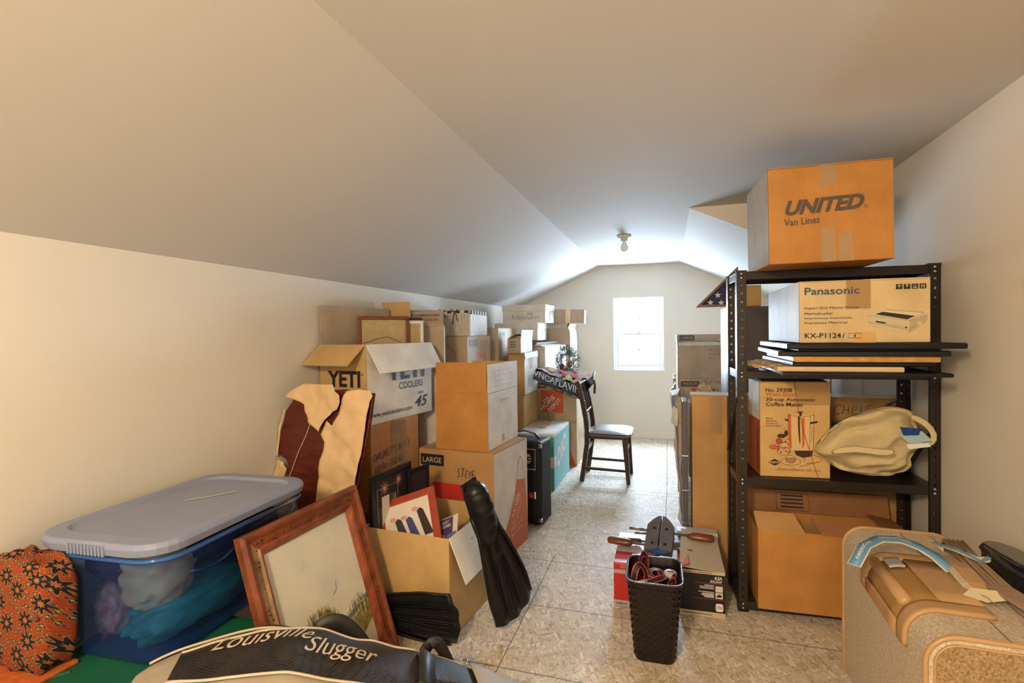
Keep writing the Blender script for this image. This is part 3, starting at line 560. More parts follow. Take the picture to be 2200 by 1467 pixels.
# amplifier
am = tag(empty('guitar_amplifier', (-1.0236,3.341,0), -.132), 'black speckled guitar amplifier with a top handle behind the LARGE box', 'amplifier')
TOL = mat('black_tolex', (.004,.004,.006), .5, 0, 200, .4, 300, col2=(.012,.012,.018), spec=.25); CHR = mat('chrome', (.6,.6,.62), .25, metal=1)
Bx('cabinet', (-.25,-.096,.012), (.25,.096,.55), TOL, am, .018, segs=4)
for sx in (-.2,.2):
    for sy in (-.06,.06): MB().lathe([(.014,0),(.016,.012)],(sx,sy,0),12).build('rubber_foot', BLK, am)
b = MB(); b.ribbon([(.0,0,.553),(.03,0,.585),(.10,0,.600),(.17,0,.585),(.205,0,.553)], .032, (0,1,0) if False else (0,0,1), .007); b.build('handle', BLK, am, smooth=True); b = MB(); b.ribbon([(.03,-.008,.590),(.10,-.008,.6045),(.17,-.008,.590)], .004, (0,0,1), .001); b.build('handle_piping', WHT, am)
for sz in (.03,.51):
    b = MB(); b.box((.232,-.098,sz),(.252,-.08,sz+.025)); b.build('corner_cap', CHR, am, bevel=.003)
F = Face((-.25,-.0965,0),(1,0,0),(0,0,1))
d_stroke(F, [[(.2,.50),(.46,.50),(.46,.37),(.2,.37)]], .003, WHT, am, 'panel_outline_print'); d_stroke(F,[[(.415+.013*cos(k*pi/8),.437+.03*sin(k*pi/8)) for k in range(17)]],.003, WHT, am, 'socket_outline_print')
for dz in (-.018,0,.018): d_poly(F,[(.415+.005*cos(k*pi/4),.437+dz+.005*sin(k*pi/4)) for k in range(8)], WHT, am, 'socket_print')
d_stroke(F,[[(.385+.006*sin(k),.41+.006*k) for k in range(9)]],.003, DGR, am, 'small_print')
d_poly(F,[(.43+.018*cos(k*pi/5)*(1 if k%2 else .6),.20+.026*sin(k*pi/5)*(1 if k%2 else .6)) for k in range(10)], mat('red_sticker',(.7,.04,.03),.5), am, 'red_sticker'); d_rect(F,.452,.18,.462,.225, WHT, am, 'white_sticker')
# large box marked Steve with the tall open box on it
sv, f = carton('moving_box', 'large moving box hand lettered STEVE, with an orange apron on its side', -1.0876,2.8184,0,-.1188,.4635,.469,.6155, KR, tape='')
size_label(f['F'],'LARGE',.012,.525,.15,.062, sv); d_hand(f['F'],'STEVE',.245,.475,.045, PEN, sv, .0045, slant=.1, seed=11, sx=.55); d_rect(f['F'],.09,.33,.30,.435, RED, sv, 'red_label'); d_poly(f['F'],[(.2+.01*cos(k*pi/4),.345+.01*sin(k*pi/4)) for k in range(8)], BRN, sv, 'emblem_print')
d_rect(f['R'],.002,.004,.467,.612, KW, sv, 'daylit_side_paint', .0007)  # daylight from the far window painted over the kraft side
d_poly(f['R'], [(.0,0),(.466,0),(.466,.10),(.45,.26),(.43,.375),(.30,.405),(.275,.33),(.21,.225),(.12,.14),(.0,.09)], mat('apron_orange',(.60,.17,.08),.6), sv, 'apron_print', .0014)
d_stroke(f['R'], [[(.30+.13*(k/14)+.0*k, .405-.03*(k/14)+.135*sin(pi*(k/14)**.9)) for k in range(15)]], .004, ORG, sv, 'apron_loop_print')
F = f['R']; d_stroke(F, [[(.24,.16),(.40,.185),(.42,.32),(.275,.30),(.24,.16)]], .004, mat('pale_orange_line',(.75,.50,.38),.6), sv, 'logo_outline_print')
for t,u,v,l,hh in (('THE',.275,.265,.06,.03),('HOME',.255,.19,.15,.05),('DEPOT',.305,.175,.115,.03)): d_text(F,t,u,v,l,hh, mat('pale_orange_line',(.75,.50,.38),.6), sv, .02, 0, .75)
d_text(F,'More saving.',.22,.125,.18,.022, mat('pale_orange_line',(.75,.50,.38),.6), sv, .01, 0, .08); d_text(F,'More doing.',.225,.09,.17,.022, mat('pale_orange_line',(.75,.50,.38),.6), sv, .01, 0, .08)
ta, f = carton('cardboard_box', 'tall plain brown open box with upright flaps on top of the box marked STEVE', -1.0677,2.8347,.6165,-.0759,.3162,.4515,.3117, KO, flaps={'F':(0,.166,KO),'R':(0,.155,KW),'B':(3,.150,KY),'L':(-14,.14,KY)})
d_rect(f['R'],.002,.004,.449,.309, KW, ta, 'daylit_side_paint', .0007); d_rect(f['R'],.20,.02,.23,.06, mat('faint_stamp',(.45,.36,.32),.7), ta, 'stamp_print')  # brown box; its right side is coloured pale as window light
G_ = Face((.1581,-.2257,.313),(0,1,0),(0,0,1)); d_stroke(G_, [[(.10+.06*k,.02),(.10+.06*k,.14)] for k in range(5)]+[[(.08,.03+.028*k),(.36,.03+.028*k)] for k in range(4)]+[[(.05,.15),(.16,.005)]], .0016, mat('faint_stamp',(.45,.36,.32),.7), ta, 'table_print', .003)
b = MB(); b.box((.1581,-.02,.255),(.165,.06,.26)); b.build('torn_edge', KP, ta)
# dining chair
chr_ = tag(empty('dining_chair', (-.51,4.48,0)), 'dark wooden dining chair with a grey padded seat, facing right', 'chair')
DW = mat('dark_chair_wood', (.045,.018,.013), .35, .25, 14, stretch=(3,3,1), coat=.2)
y0, y1 = 4.308-4.48, 4.655-4.48
for yy in (y0,y1):
    b = MB(); P = [(-.196,0),(-.172,.16),(-.150,.32),(-.146,.43),(-.158,.53),(-.185,.68),(-.225,.84)]
    for k in range(len(P)-1): b.bar((P[k][0],yy,P[k][1]),(P[k+1][0],yy,P[k+1][1]), .028,.038,(1,0,0))
    b.build('rear_leg', DW, chr_, bevel=.003)
    MB().bar((.188,yy,0),(.160,yy,.395),.026,.030,(1,0,0),.03,.045).build('front_leg', DW, chr_, bevel=.003)
    MB().bar((-.178,yy,.115),(.182,yy,.108),.016,.022).build('stretcher', DW, chr_, bevel=.002)
MB().bar((-.155,y0,.265),(-.155,y1,.265),.016,.030).build('stretcher', DW, chr_, bevel=.002); MB().bar((.172,y0,.27),(.172,y1,.27),.016,.022).build('stretcher', DW, chr_, bevel=.002)
b = MB(); b.box((-.15,y0-.012,.365),(.175,y0+.012,.405)); b.box((-.15,y1-.012,.365),(.175,y1+.012,.405)); b.box((-.16,y0,.365),(-.14,y1,.405)); b.box((.155,y0,.365),(.178,y1,.405)); b.build('apron', DW, chr_, bevel=.002)
def seatf(u,v):
    a = 2*pi*u; r = .5*min(1,v*1.0); ex = .35
    cx = math.copysign(abs(cos(a))**ex,cos(a)); cy = math.copysign(abs(sin(a))**ex,sin(a)); sxx = .195 if cx > 0 else .175
    return Vector((.022+cx*sxx*v, cy*.20*v*(1.0 if cx < 0 else 1.08), .408+.026*(1-v**4)+.004))
b = MB(); b.grid(seatf, 40, 10); b.grid(lambda u,v: seatf(u,1)+Vector((0,0,-.008-.014*v)), 40, 2); b.build('seat', mat('grey_seat_leather',(.16,.14,.15),.30,.1,30,.2,60,coat=.25), chr_, smooth=True)
for z_, xx in ((.575,-.166),(.80,-.214)): MB().bar((xx,y0,z_),(xx,y1,z_),.018,.055 if z_ > .7 else .03,(.2,0,1)).build('back_rail', DW, chr_, bevel=.003)
for k in range(3):
    yy = y0+(y1-y0)*(k+1)/4; MB().bar((-.166,yy,.58),(-.210,yy,.79),.010,.022,(1,0,0)).build('back_slat', DW, chr_, bevel=.001)
# black plastic bag over the medium box and the chair back
VB = mat('black_plastic_bag',(.008,.008,.012),.22,0,7,.6,16,col2=(.018,.018,.022),coat=.35)
vb = tag(empty('plastic_bag', (-.95,4.75,.80)), 'black plastic shopping bag with white letters draped from the moving box over the chair back', 'bag')
def bagf(u,v):
    # u left to right, v front hem to back
    fx = -1.235+u*(.60); fy = 4.52+.02*u; fz = .86-.22*min(1,u*1.15)+(.16*max(0,u-.80)/.2)
    bx_ = -1.27+u*.62; by_ = 4.86-.04*u; bz = .915-.045*u
    x = fx*(1-v)+bx_*v; y = fy*(1-v)+by_*v; z = fz*(1-v)+bz*v+.055*sin(pi*v)*(1-.2*u)
    q = Vector((x*11,y*11,z*5)); n_ = noise.noise(q)*.014+noise.noise(q*2.7)*.008
    return Vector((x+.95,y-4.75,z-.80+n_))
b = MB(); b.grid(bagf, 44, 22); b.build('bag_film', VB, vb, smooth=True, solid=.003)
def bagtop(u,v): p = bagf(.03+u*.94,.35+v*.6); return p+Vector((0,-.004,.005+.012*noise.noise(p*14)))
mcol = mat('bag_flower_print',(.05,.05,.05),.25,0,11,.5,14,col2=(.75,.55,.60),coat=.4); b = MB(); b.grid(bagtop,40,14); b.build('printed_top', mcol, vb, smooth=True)
for u_,v_,c_ in ((.35,.55,(.55,.60,.15)),(.55,.6,(.7,.12,.15)),(.70,.55,(.6,.1,.15)),(.62,.42,(.5,.6,.12)),(.48,.70,(.75,.2,.25))):
    b = MB(); b.grid(lambda a,c: bagf(u_+.05*cos(2*pi*a)*c, v_+.10*sin(2*pi*a)*c)+Vector((0,-.008,.016)), 10, 2); b.build('printed_flower', mat('flower_%d'%int(u_*100),c_,.3), vb, smooth=True)
d_text(None, 'VNCAFLAVIHA', .10,.10,.78,.20, WHT, vb, .0, name='bag_lettering', fn=lambda u,v: bagf(u,v)+Vector((0,-.010,.002)))
b = MB(); b.ribbon([(.315,-.17,.03),(.325,-.18,-.02),(.320,-.18,-.09)], .02, (0,-1,0), .002); b.build('bag_handle', VB, vb)
# wreath in clear film
wr = tag(empty('christmas_wreath', (-.945,4.97,.803)), 'christmas greenery with pine cones and red berries in clear film on the moving box', 'wreath')
rnd = random.Random(5); gm = [mat('fir_green_a',(.02,.085,.045),.6), mat('fir_green_b',(.03,.11,.06),.6)]
for mi in range(2):
    b = MB()
    for k in range(620):
        a = rnd.uniform(0,2*pi); rr = .085+rnd.uniform(-.035,.035); c = Vector((rr*cos(a)*.95, rnd.uniform(-.03,.03), .16+rr*sin(a)*1.45))
        dv = Vector((rnd.uniform(-1,1),rnd.uniform(-1,.6),rnd.uniform(-1,1))).normalized()*rnd.uniform(.022,.045); b.bar(c,c+dv,.0035,.0025,(0,0,1),.001,.001)
    tag(b.build('fir_needles', gm[mi], wr), kind='stuff')
for cx,cz,s_ in ((-.01,.09,1.),(.03,.14,.9),(-.045,.12,.7)):
    b = MB()
    for ring in range(6):
        for k in range(7):
            a = 2*pi*k/7+ring*.4; r_ = .024*s_*(1-abs(ring-2.5)/4.5); c = Vector((cx+r_*cos(a),-.045+r_*sin(a)*.8,cz+(ring-2.5)*.013*s_)); b.bar(c,c+Vector((cos(a)*.010,sin(a)*.010,.006)),.013*s_,.004)
    b.build('pine_cone', mat('pine_cone',(.16,.05,.04),.6,.3,60), wr)
b = MB()
for k in range(34):
    c = (rnd.choice([-.09,.085,.0])+rnd.uniform(-.03,.03), rnd.uniform(-.06,-.02), .13+rnd.uniform(-.06,.06)); b.lathe([(.001,-.006),(.006,-.003),(.006,.003),(.001,.006)], c, 6)
tag(b.build('berries', mat('red_berries',(.45,.02,.03),.25), wr, smooth=True), kind='stuff')
def film(u,v): a = 2*pi*u; r_ = (.12-.095*v)*(1+.08*sin(5*a)); return Vector((r_*cos(a)*1.02,-.0+r_*sin(a)*.55,.0+.33*v))
b = MB(); b.grid(film, 30, 8); b.build('clear_film', trans_mat('clear_film',(.8,.85,.85),.02,.18,.1), wr, smooth=True)
# ------------------------------------------------------------------ open carton with pictures
pb, f = carton('cardboard_box', 'open brown box holding framed pictures and a booklet, in front of the LARGE box', -1.040,2.135,0,-.075,.41,.44,.425, KY,
   flaps={'R':(158,.19,KW),'F':(176,.004,KY),'B':(0,.002,KY),'L':(172,.10,KY)})
def lying(name, label, cx, cy, cz, yaw, lean, roll, W, H, th, fwid, mf, mfill, cat='picture'):
    """framed picture standing on its lower edge: yaw about z, leaned back, rolled in its own plane"""
    r = empty(name, (cx,cy,cz)); tag(r, label, cat)
    r.rotation_euler = (Matrix.Rotation(yaw,3,'Z')@Matrix.Rotation(-lean,3,'X')@Matrix.Rotation(roll,3,'Y')).to_euler()
    b = MB()
    for p in ([(-W/2,0),(W/2,0),(W/2-fwid,fwid),(-W/2+fwid,fwid)],[(W/2,0),(W/2,H),(W/2-fwid,H-fwid),(W/2-fwid,fwid)],[(W/2,H),(-W/2,H),(-W/2+fwid,H-fwid),(W/2-fwid,H-fwid)],[(-W/2,H),(-W/2,0),(-W/2+fwid,fwid),(-W/2+fwid,H-fwid)]):
        n0 = MB(); M = Matrix(((1,0,0,0),(0,0,1,0),(0,1,0,0),(0,0,0,1))); n0.prism(p, th, M); n0.build('frame_rail', mf, r, bevel=min(.004,th/4))
    Bx('picture_panel', (-W/2+fwid*.8,th*.3,fwid*.8), (W/2-fwid*.8,th*.8,H-fwid*.8), mfill, r)
    return r, Face((-W/2+fwid,th*.3,fwid),(1,0,0),(0,0,1))
BF = mat('black_frame',(.006,.006,.008),.32,spec=.35); BM = mat('black_mat_board',(.022,.012,.014),.7); PHB = mat('photo_beige',(.62,.55,.46),.4)
k1, F = lying('framed_picture','black framed picture with a firework print standing at the back of the picture box', -1.210,2.10,.262,1.47,.02,-.0,.31,.375,.016,.030, BF, BM)
d_stroke(F, [[(.012,.02),(.012,.275),(.165,.275),(.165,.02)]], .002, mat('silver_line',(.5,.5,.52),.4), k1, 'mat_line')
for cx_,cz_,rr in ((.065,.27,.034),(.172,.285,.026)): d_stroke(F, [[(cx_,cz_),(cx_+rr*(1 if k%2 else .7)*cos(k*pi/9),cz_+rr*(1 if k%2 else .7)*sin(k*pi/9))] for k in range(18)], .0014, mat('spark_print',(.65,.40,.33),.5), k1, 'firework_print', .003)
d_rect(F,.045,.08,.100,.235,PHB,k1,'photo_print'); d_rect(F,.105,.08,.145,.235,mat('photo_dark',(.06,.06,.03),.4),k1,'photo_print'); d_rect(F,.125,.10,.15,.23,mat('photo_light',(.55,.55,.42),.4),k1,'photo_print')
d_poly(F,[(.105+.012*cos(k*pi/5),.155+.014*sin(k*pi/5)) for k in range(10)],mat('photo_blue',(.03,.05,.22),.3),k1,'photo_print',.002); d_stroke(F,[[(.022,.08),(.022,.19),(.040,.19),(.040,.08)]],.0014,mat('silver_line',(.5,.5,.52),.4),k1,'mat_line')
lying('framed_picture','second black frame behind the firework picture in the picture box', -1.165,2.265,.262,1.32,.0,0,.15,.345,.016,.022, BF, BM)
RF = mat('red_brown_frame',(.33,.045,.02),.3,.12,30,coat=.3)
k2, F = lying('framed_picture','red-brown framed picture of three standing pairs of legs, tilted in the picture box', -1.055,1.968,.315,.02,.62,-.40,.28,.27,.016,.034, RF, mat('picture_mat',(.66,.58,.52),.6))
SK = mat('print_skin',(.60,.30,.18),.6); DK = [mat('print_navy_a',(.035,.03,.06),.6), mat('print_navy_b',(.04,.05,.17),.6), mat('print_black',(.03,.015,.018),.6)]
for k,(u,v,l) in enumerate(((.05,.125,.12),(.10,.12,.12),(.155,.145,.13))):
    d_poly(F,[(u+.02,v-l*.9),(u+.06,v-l*.9),(u+.026,v),(u+.012,v+.012),(u-.004,v)], DK[k], k2, 'figure_print'); d_poly(F,[(u-.012+.016*cos(a*pi/5),v+.012+.010*sin(a*pi/5)) for a in range(10)], SK, k2, 'figure_print', .002)
bkl = tag(empty('booklet', (-.955,2.02,.305), rot=(-.75,-.45,-.10)), 'cream and purple furniture booklet standing in the picture box', 'booklet')
Bx('cover', (-.09,-.002,0),(.10,.002,.155), mat('cream_paper',(.66,.60,.50),.5), bkl); F = Face((-.09,-.0025,0),(1,0,0),(0,0,1))
d_rect(F,.075,.055,.165,.15,mat('purple_print',(.09,.05,.15),.5),bkl); d_text(F,'LUXURY',.085,.125,.06,.012,WHT,bkl); d_text(F,'RECLINER',.085,.105,.07,.014,WHT,bkl,.03); d_text(F,'life',.02,.06,.04,.022,mat('teal_letter',(.25,.45,.42),.5),bkl)
d_poly(F,[(.10+.025*cos(k*pi/5),.065+.016*sin(k*pi/5)) for k in range(10)],mat('print_skin2',(.65,.38,.30),.5),bkl,h=.002); d_poly(F,[(.12,.03),(.185,.04),(.185,.075),(.14,.07)],mat('print_blue_cloth',(.12,.16,.35),.5),bkl,h=.0022)
cl = MB()
def lump(c, s, seed, amp=.25, nu=28, nv=18, ex=1.0, fq=2.2):
    def fn(u,v):
        a = 2*pi*u; t = pi*v-pi/2; d = Vector((cos(t)*cos(a),cos(t)*sin(a),sin(t)))
        if ex != 1: d = Vector([math.copysign(abs(q)**ex,q) for q in d])
        k = 1+amp*noise.noise(d*fq+Vector((seed,seed*.7,0)))+amp*.5*noise.noise(d*fq*2.6+Vector((seed,0,3)))
        return Vector((c[0]+s[0]*d.x*k, c[1]+s[1]*d.y*k, c[2]+s[2]*d.z*k))
    return fn
b = MB(); b.grid(lump((-.86,2.06,.335),(.045,.09,.05),4,.5), 30, 20); tag(b.build('black_cloth', mat('black_cloth',(.012,.012,.02),.7,.4,30), smooth=True), 'bunched black cloth beside the booklet in the picture box', 'cloth')
tag(Bx('paper_stack', (-1.17,1.97,.02),(-.90,2.28,.255), mat('filing_paper',(.5,.42,.32),.8), bevel=.01), 'stack of papers filling the bottom of the picture box', 'papers')

# ------------------------------------------------------------------ swim fins
FIN = mat('black_rubber',(.006,.006,.007),.36,0,6,.10,120,spec=.35)
def fin(label, heel, tip, wdir, L=None, foot=True):
    heel = Vector(heel); tip = Vector(tip); ax = (tip-heel); L = ax.length; ax.normalize(); wd = Vector(wdir); wd = (wd-ax*wd.dot(ax)).normalized(); nn = wd.cross(ax)
    r = tag(empty('swim_fin', heel), label, 'swim fin', 'pair of black swim fins'); M = Matrix((wd,ax,nn)).transposed(); r.rotation_euler = M.to_euler()
    # local: x across, y heel to tip, z out of the sole's upper side
    def hw(t): return .042 if t < .05 else (.048+.008*sin(min(1,(t-.05)/.3)*pi*.5) if t < .38 else .056+.056*min(1,(t-.38)/.40)**.8)
    n = 26
    def blade(u,v):
        t = v; y = t*L; x = (u*2-1)*hw(t); z = .006*cos((u*2-1)*pi*3)*min(1,max(0,(t-.35)*4))
        y += -.03*((u*2-1)**2)*max(0,(t-.9)*10) if t > .9 else 0
        return Vector((x,y,z+.018*sin(pi*t)))
    b = MB(); b.grid(blade, 30, n); b.build('blade', FIN, r, smooth=True, solid=.007)
    for s_ in (-1,1):   # side rails
        b = MB(); b.tube([(s_*(hw(k/14)+.001), k/14*L, .018*sin(pi*k/14)+.003) for k in range(3,14)], [.010-.0006*k for k in range(11)], 8); b.build('side_rail', FIN, r, smooth=True)
    def pocket(u,v):
        t = .44*v+.001; a = pi*u; cap_ = min(1,t/.055)**.5; wv = cap_*.057*(1-.25*(1-min(1,t*6)))*(1 if t < .34 else 1-.5*(t-.34)/.11); hv = .066*(1-.80*max(0,(t-.18)/.27)) if t > .18 else .056+.010*t/.18
        return Vector((wv*cos(a), t*L, .012+cap_*hv*sin(a)*(1+.05*sin(t*70))))
    b = MB(); b.grid(pocket, 22, 26); b.build('foot_pocket', FIN, r, smooth=True, solid=.004)
    for t0, t1 in ((.03,.12),(.13,.20),(.21,.27)):
        b = MB(); b.tube([pocket(k/12,(t0+(t1-t0)*.5*sin(pi*k/12)))+Vector((0,0,.002)) for k in range(1,12)], .0035, 6); b.build('pocket_rib', FIN, r, smooth=True)
    c = Vector((0,.33*L,.045)); b = MB(); b.tube([c+Vector((.020*cos(k*pi/10),.030*sin(k*pi/10),-.0008*abs(10-k))) for k in range(21)], .0025, 6); b.build('oval_badge', FIN, r, smooth=True)
    b = MB(); b.tube([c+Vector(p) for p in ((-.009,-.012,.003),(-.009,.012,.003),(.009,-.012,.003),(.009,.012,.003))], .0022, 6); b.build('badge_mark', FIN, r)
    for k in range(-3,4):
        b = MB(); b.tube([blade(.5+k*.055*(1+.6*q/8), .52+q*.055)+Vector((0,0,.006)) for q in range(9)], [.0015+.0018*sin(pi*q/8) for q in range(9)], 6); b.build('blade_ridge', FIN, r, smooth=True)
    return r
fin('black swim fin standing on its blade tip, leaning on the picture box', (-.800,1.985,.640), (-.627,2.093,.046), (-.38,-.83,-.43))
f2 = fin('black swim fin lying on its edge on the floor behind the painting', (-1.50,1.885,.115), (-.79,1.855,.128), (.0,.22,-1))

# ------------------------------------------------------------------ green tote, blue bin, rug
GRN = mat('green_plastic',(.012,.115,.062),.38,.12,6,.05,60); gt = tag(empty('green_tote', (-1.44,.86,0)), 'large green plastic storage tote under the blue bin', 'storage tote')
def rrect(w,d,r,n=6): return [(sx*(w/2-r)+r*cos(a0+pi/2*k/n), sy*(d/2-r)+r*sin(a0+pi/2*k/n)) for sx,sy,a0 in ((1,1,0),(-1,1,pi/2),(-1,-1,pi),(1,-1,1.5*pi)) for k in range(n+1)]
def loft(rings, caps=True):
    b = MB(); n = len(rings[0][0]); vs = []; fs = []
    for pts, z in rings: vs += [(x,y,z) for x,y in pts]
    for i in range(len(rings)-1):
        for k in range(n): fs.append((i*n+k,i*n+(k+1)%n,(i+1)*n+(k+1)%n,(i+1)*n+k))
    if caps: fs += [tuple(range(n))[::-1], tuple((len(rings)-1)*n+k for k in range(n))]
    return b.add(vs,fs)
gw, gd = .50, .98
loft([(rrect(gw-.08,gd-.08,.05),0),(rrect(gw-.04,gd-.04,.06),.30)]).build('tote_body', GRN, gt, smooth=False)
loft([(rrect(gw,gd,.07),.285),(rrect(gw,gd,.07),.325),(rrect(gw-.012,gd-.012,.065),.334),(rrect(gw-.06,gd-.06,.05),.334),(rrect(gw-.075,gd-.075,.045),.346),(rrect(gw-.30,gd-.30,.03),.3465)]).build('tote_lid', GRN, gt)
for p,q in (((-.20,-.25),(.10,.06)),((.18,-.30),(-.10,.0)),((-.21,.0),(-.12,.12))):
    MB().bar((p[0],p[1],.348),(q[0],q[1],.348),.012,.006).build('lid_rib', GRN, gt, bevel=.002)
BLC = trans_mat('clear_blue_plastic',(.08,.16,.50),.13,.22,.06,(.68,.80,.97)); LID = mat('grey_blue_lid',(.235,.27,.40),.42,.04,8,coat=.1)
bn = tag(empty('storage_bin', (-1.52,1.325,.3475), .055), 'clear blue plastic storage bin full of clothes with a grey-blue lid', 'storage bin')
bw_, bd_ = .40,.60
loft([(rrect(bw_-.05,bd_-.04,.07),.003),(rrect(bw_-.03,bd_-.02,.08),.02),(rrect(bw_-.005,bd_-.005,.085),.25),(rrect(bw_,bd_,.085),.255),(rrect(bw_+.012,bd_+.012,.085),.262),(rrect(bw_+.020,bd_+.020,.09),.306)], False).build('bin_wall', BLC, bn, smooth=True)
d_poly(Face((0,0,.004),(1,0,0),(0,1,0)), rrect(bw_-.07,bd_-.06,.07), mat('blue_bin_base',(.02,.06,.22),.4), bn, 'bin_base', 0)
b = MB(); R0 = rrect(bw_+.036,bd_+.036,.09,8); b.tube([(x,y,.305) for x,y in R0+[R0[0]]], .0075, 6); b.build('bin_rim', trans_mat('bin_rim_plastic',(.05,.16,.50),.6,.3,.1,(.6,.75,1)), bn, smooth=True)
b = MB(); b.tube([(bw_/2-.002-.008*abs(sin(k*.5)),-bd_/2+.10+k*.022,.235-.02*sin(k*.42)) for k in range(18)], .003, 6); b.build('handle_ridge', mat('blue_ridge',(.02,.06,.28),.3), bn, smooth=True)
lid = loft([(rrect(bw_+.050,bd_+.070,.10),.322),(rrect(bw_+.06,bd_+.08,.10),.345),(rrect(bw_+.045,bd_+.065,.095),.357),(rrect(bw_-.025,bd_-.03,.07),.359),(rrect(bw_-.045,bd_-.05,.06),.349)]).build('bin_lid', LID, bn, smooth=False, bevel=.003)
for sy in (-1,1):
    for k in range(11): MB().box((-.065+k*.012,sy*(bd_/2+.040)-.003,.322),(-.059+k*.012,sy*(bd_/2+.040)+.003,.350)).build('grip_ridge', LID, lid, bevel=.001)
lid.parent = bn
MB().ribbon([(-.055,.02,.3505),(.0,.08,.3507),(.045,.15,.3505)], .009).build('masking_tape', mat('masking_tape',(.70,.63,.42),.7), bn)
def cloth(name, label, c, s, m, seed, amp=.28, fq=2.4, ex=.75):
    b = MB(); b.grid(lump(c,s,seed,amp,ex=ex,fq=fq), 44, 30); o = b.build(name, m, smooth=True); return tag(o, label, 'clothing')
bx, by, bz = -1.52, 1.325, .35
TQ = mat('teal_cotton',(.01,.20,.28),.8,.25,9,.3,30); NV = mat('navy_cotton',(.008,.014,.07),.8,.3,12); TN = mat('tan_cotton',(.38,.33,.27),.85,.12,8)
PLD = mat('plaid_cotton',(.35,.33,.42),.85,0,30,0,40,col2=(.30,.09,.12),stretch=(1,4,1)); BK2 = mat('black_navy_cotton',(.01,.012,.03),.85,.3,14)
cloth('shirt', 'bright teal shirt folded along the near side inside the blue bin', (bx+.075,by-.06,bz+.082),(.082,.20,.066), TQ, 2, .22)
cloth('shirt', 'red, white and blue plaid shirt at the near left corner inside the blue bin', (bx-.10,by-.165,bz+.085),(.062,.075,.075), PLD, 5, .2)
cloth('trousers', 'dark navy trousers along the far side inside the blue bin', (bx-.06,by+.08,bz+.13),(.095,.17,.12), NV, 8, .18)
cloth('sweater', 'black sweater filling the far right end inside the blue bin', (bx+.075,by+.16,bz+.17),(.085,.105,.125), BK2, 9, .15)
cloth('fleece', 'tan fleece pressed against the near wall inside the blue bin', (bx+.065,by-.175,bz+.20),(.082,.085,.085), TN, 12, .16)
cloth('cap', 'navy cap with a red emblem at the top left inside the blue bin', (bx-.09,by-.16,bz+.24),(.072,.085,.062), NV, 14, .15)
cloth('shirt', 'dark blue shirt on top in the middle of the blue bin', (bx+.0,by-.01,bz+.25),(.15,.16,.055), NV, 17, .14)
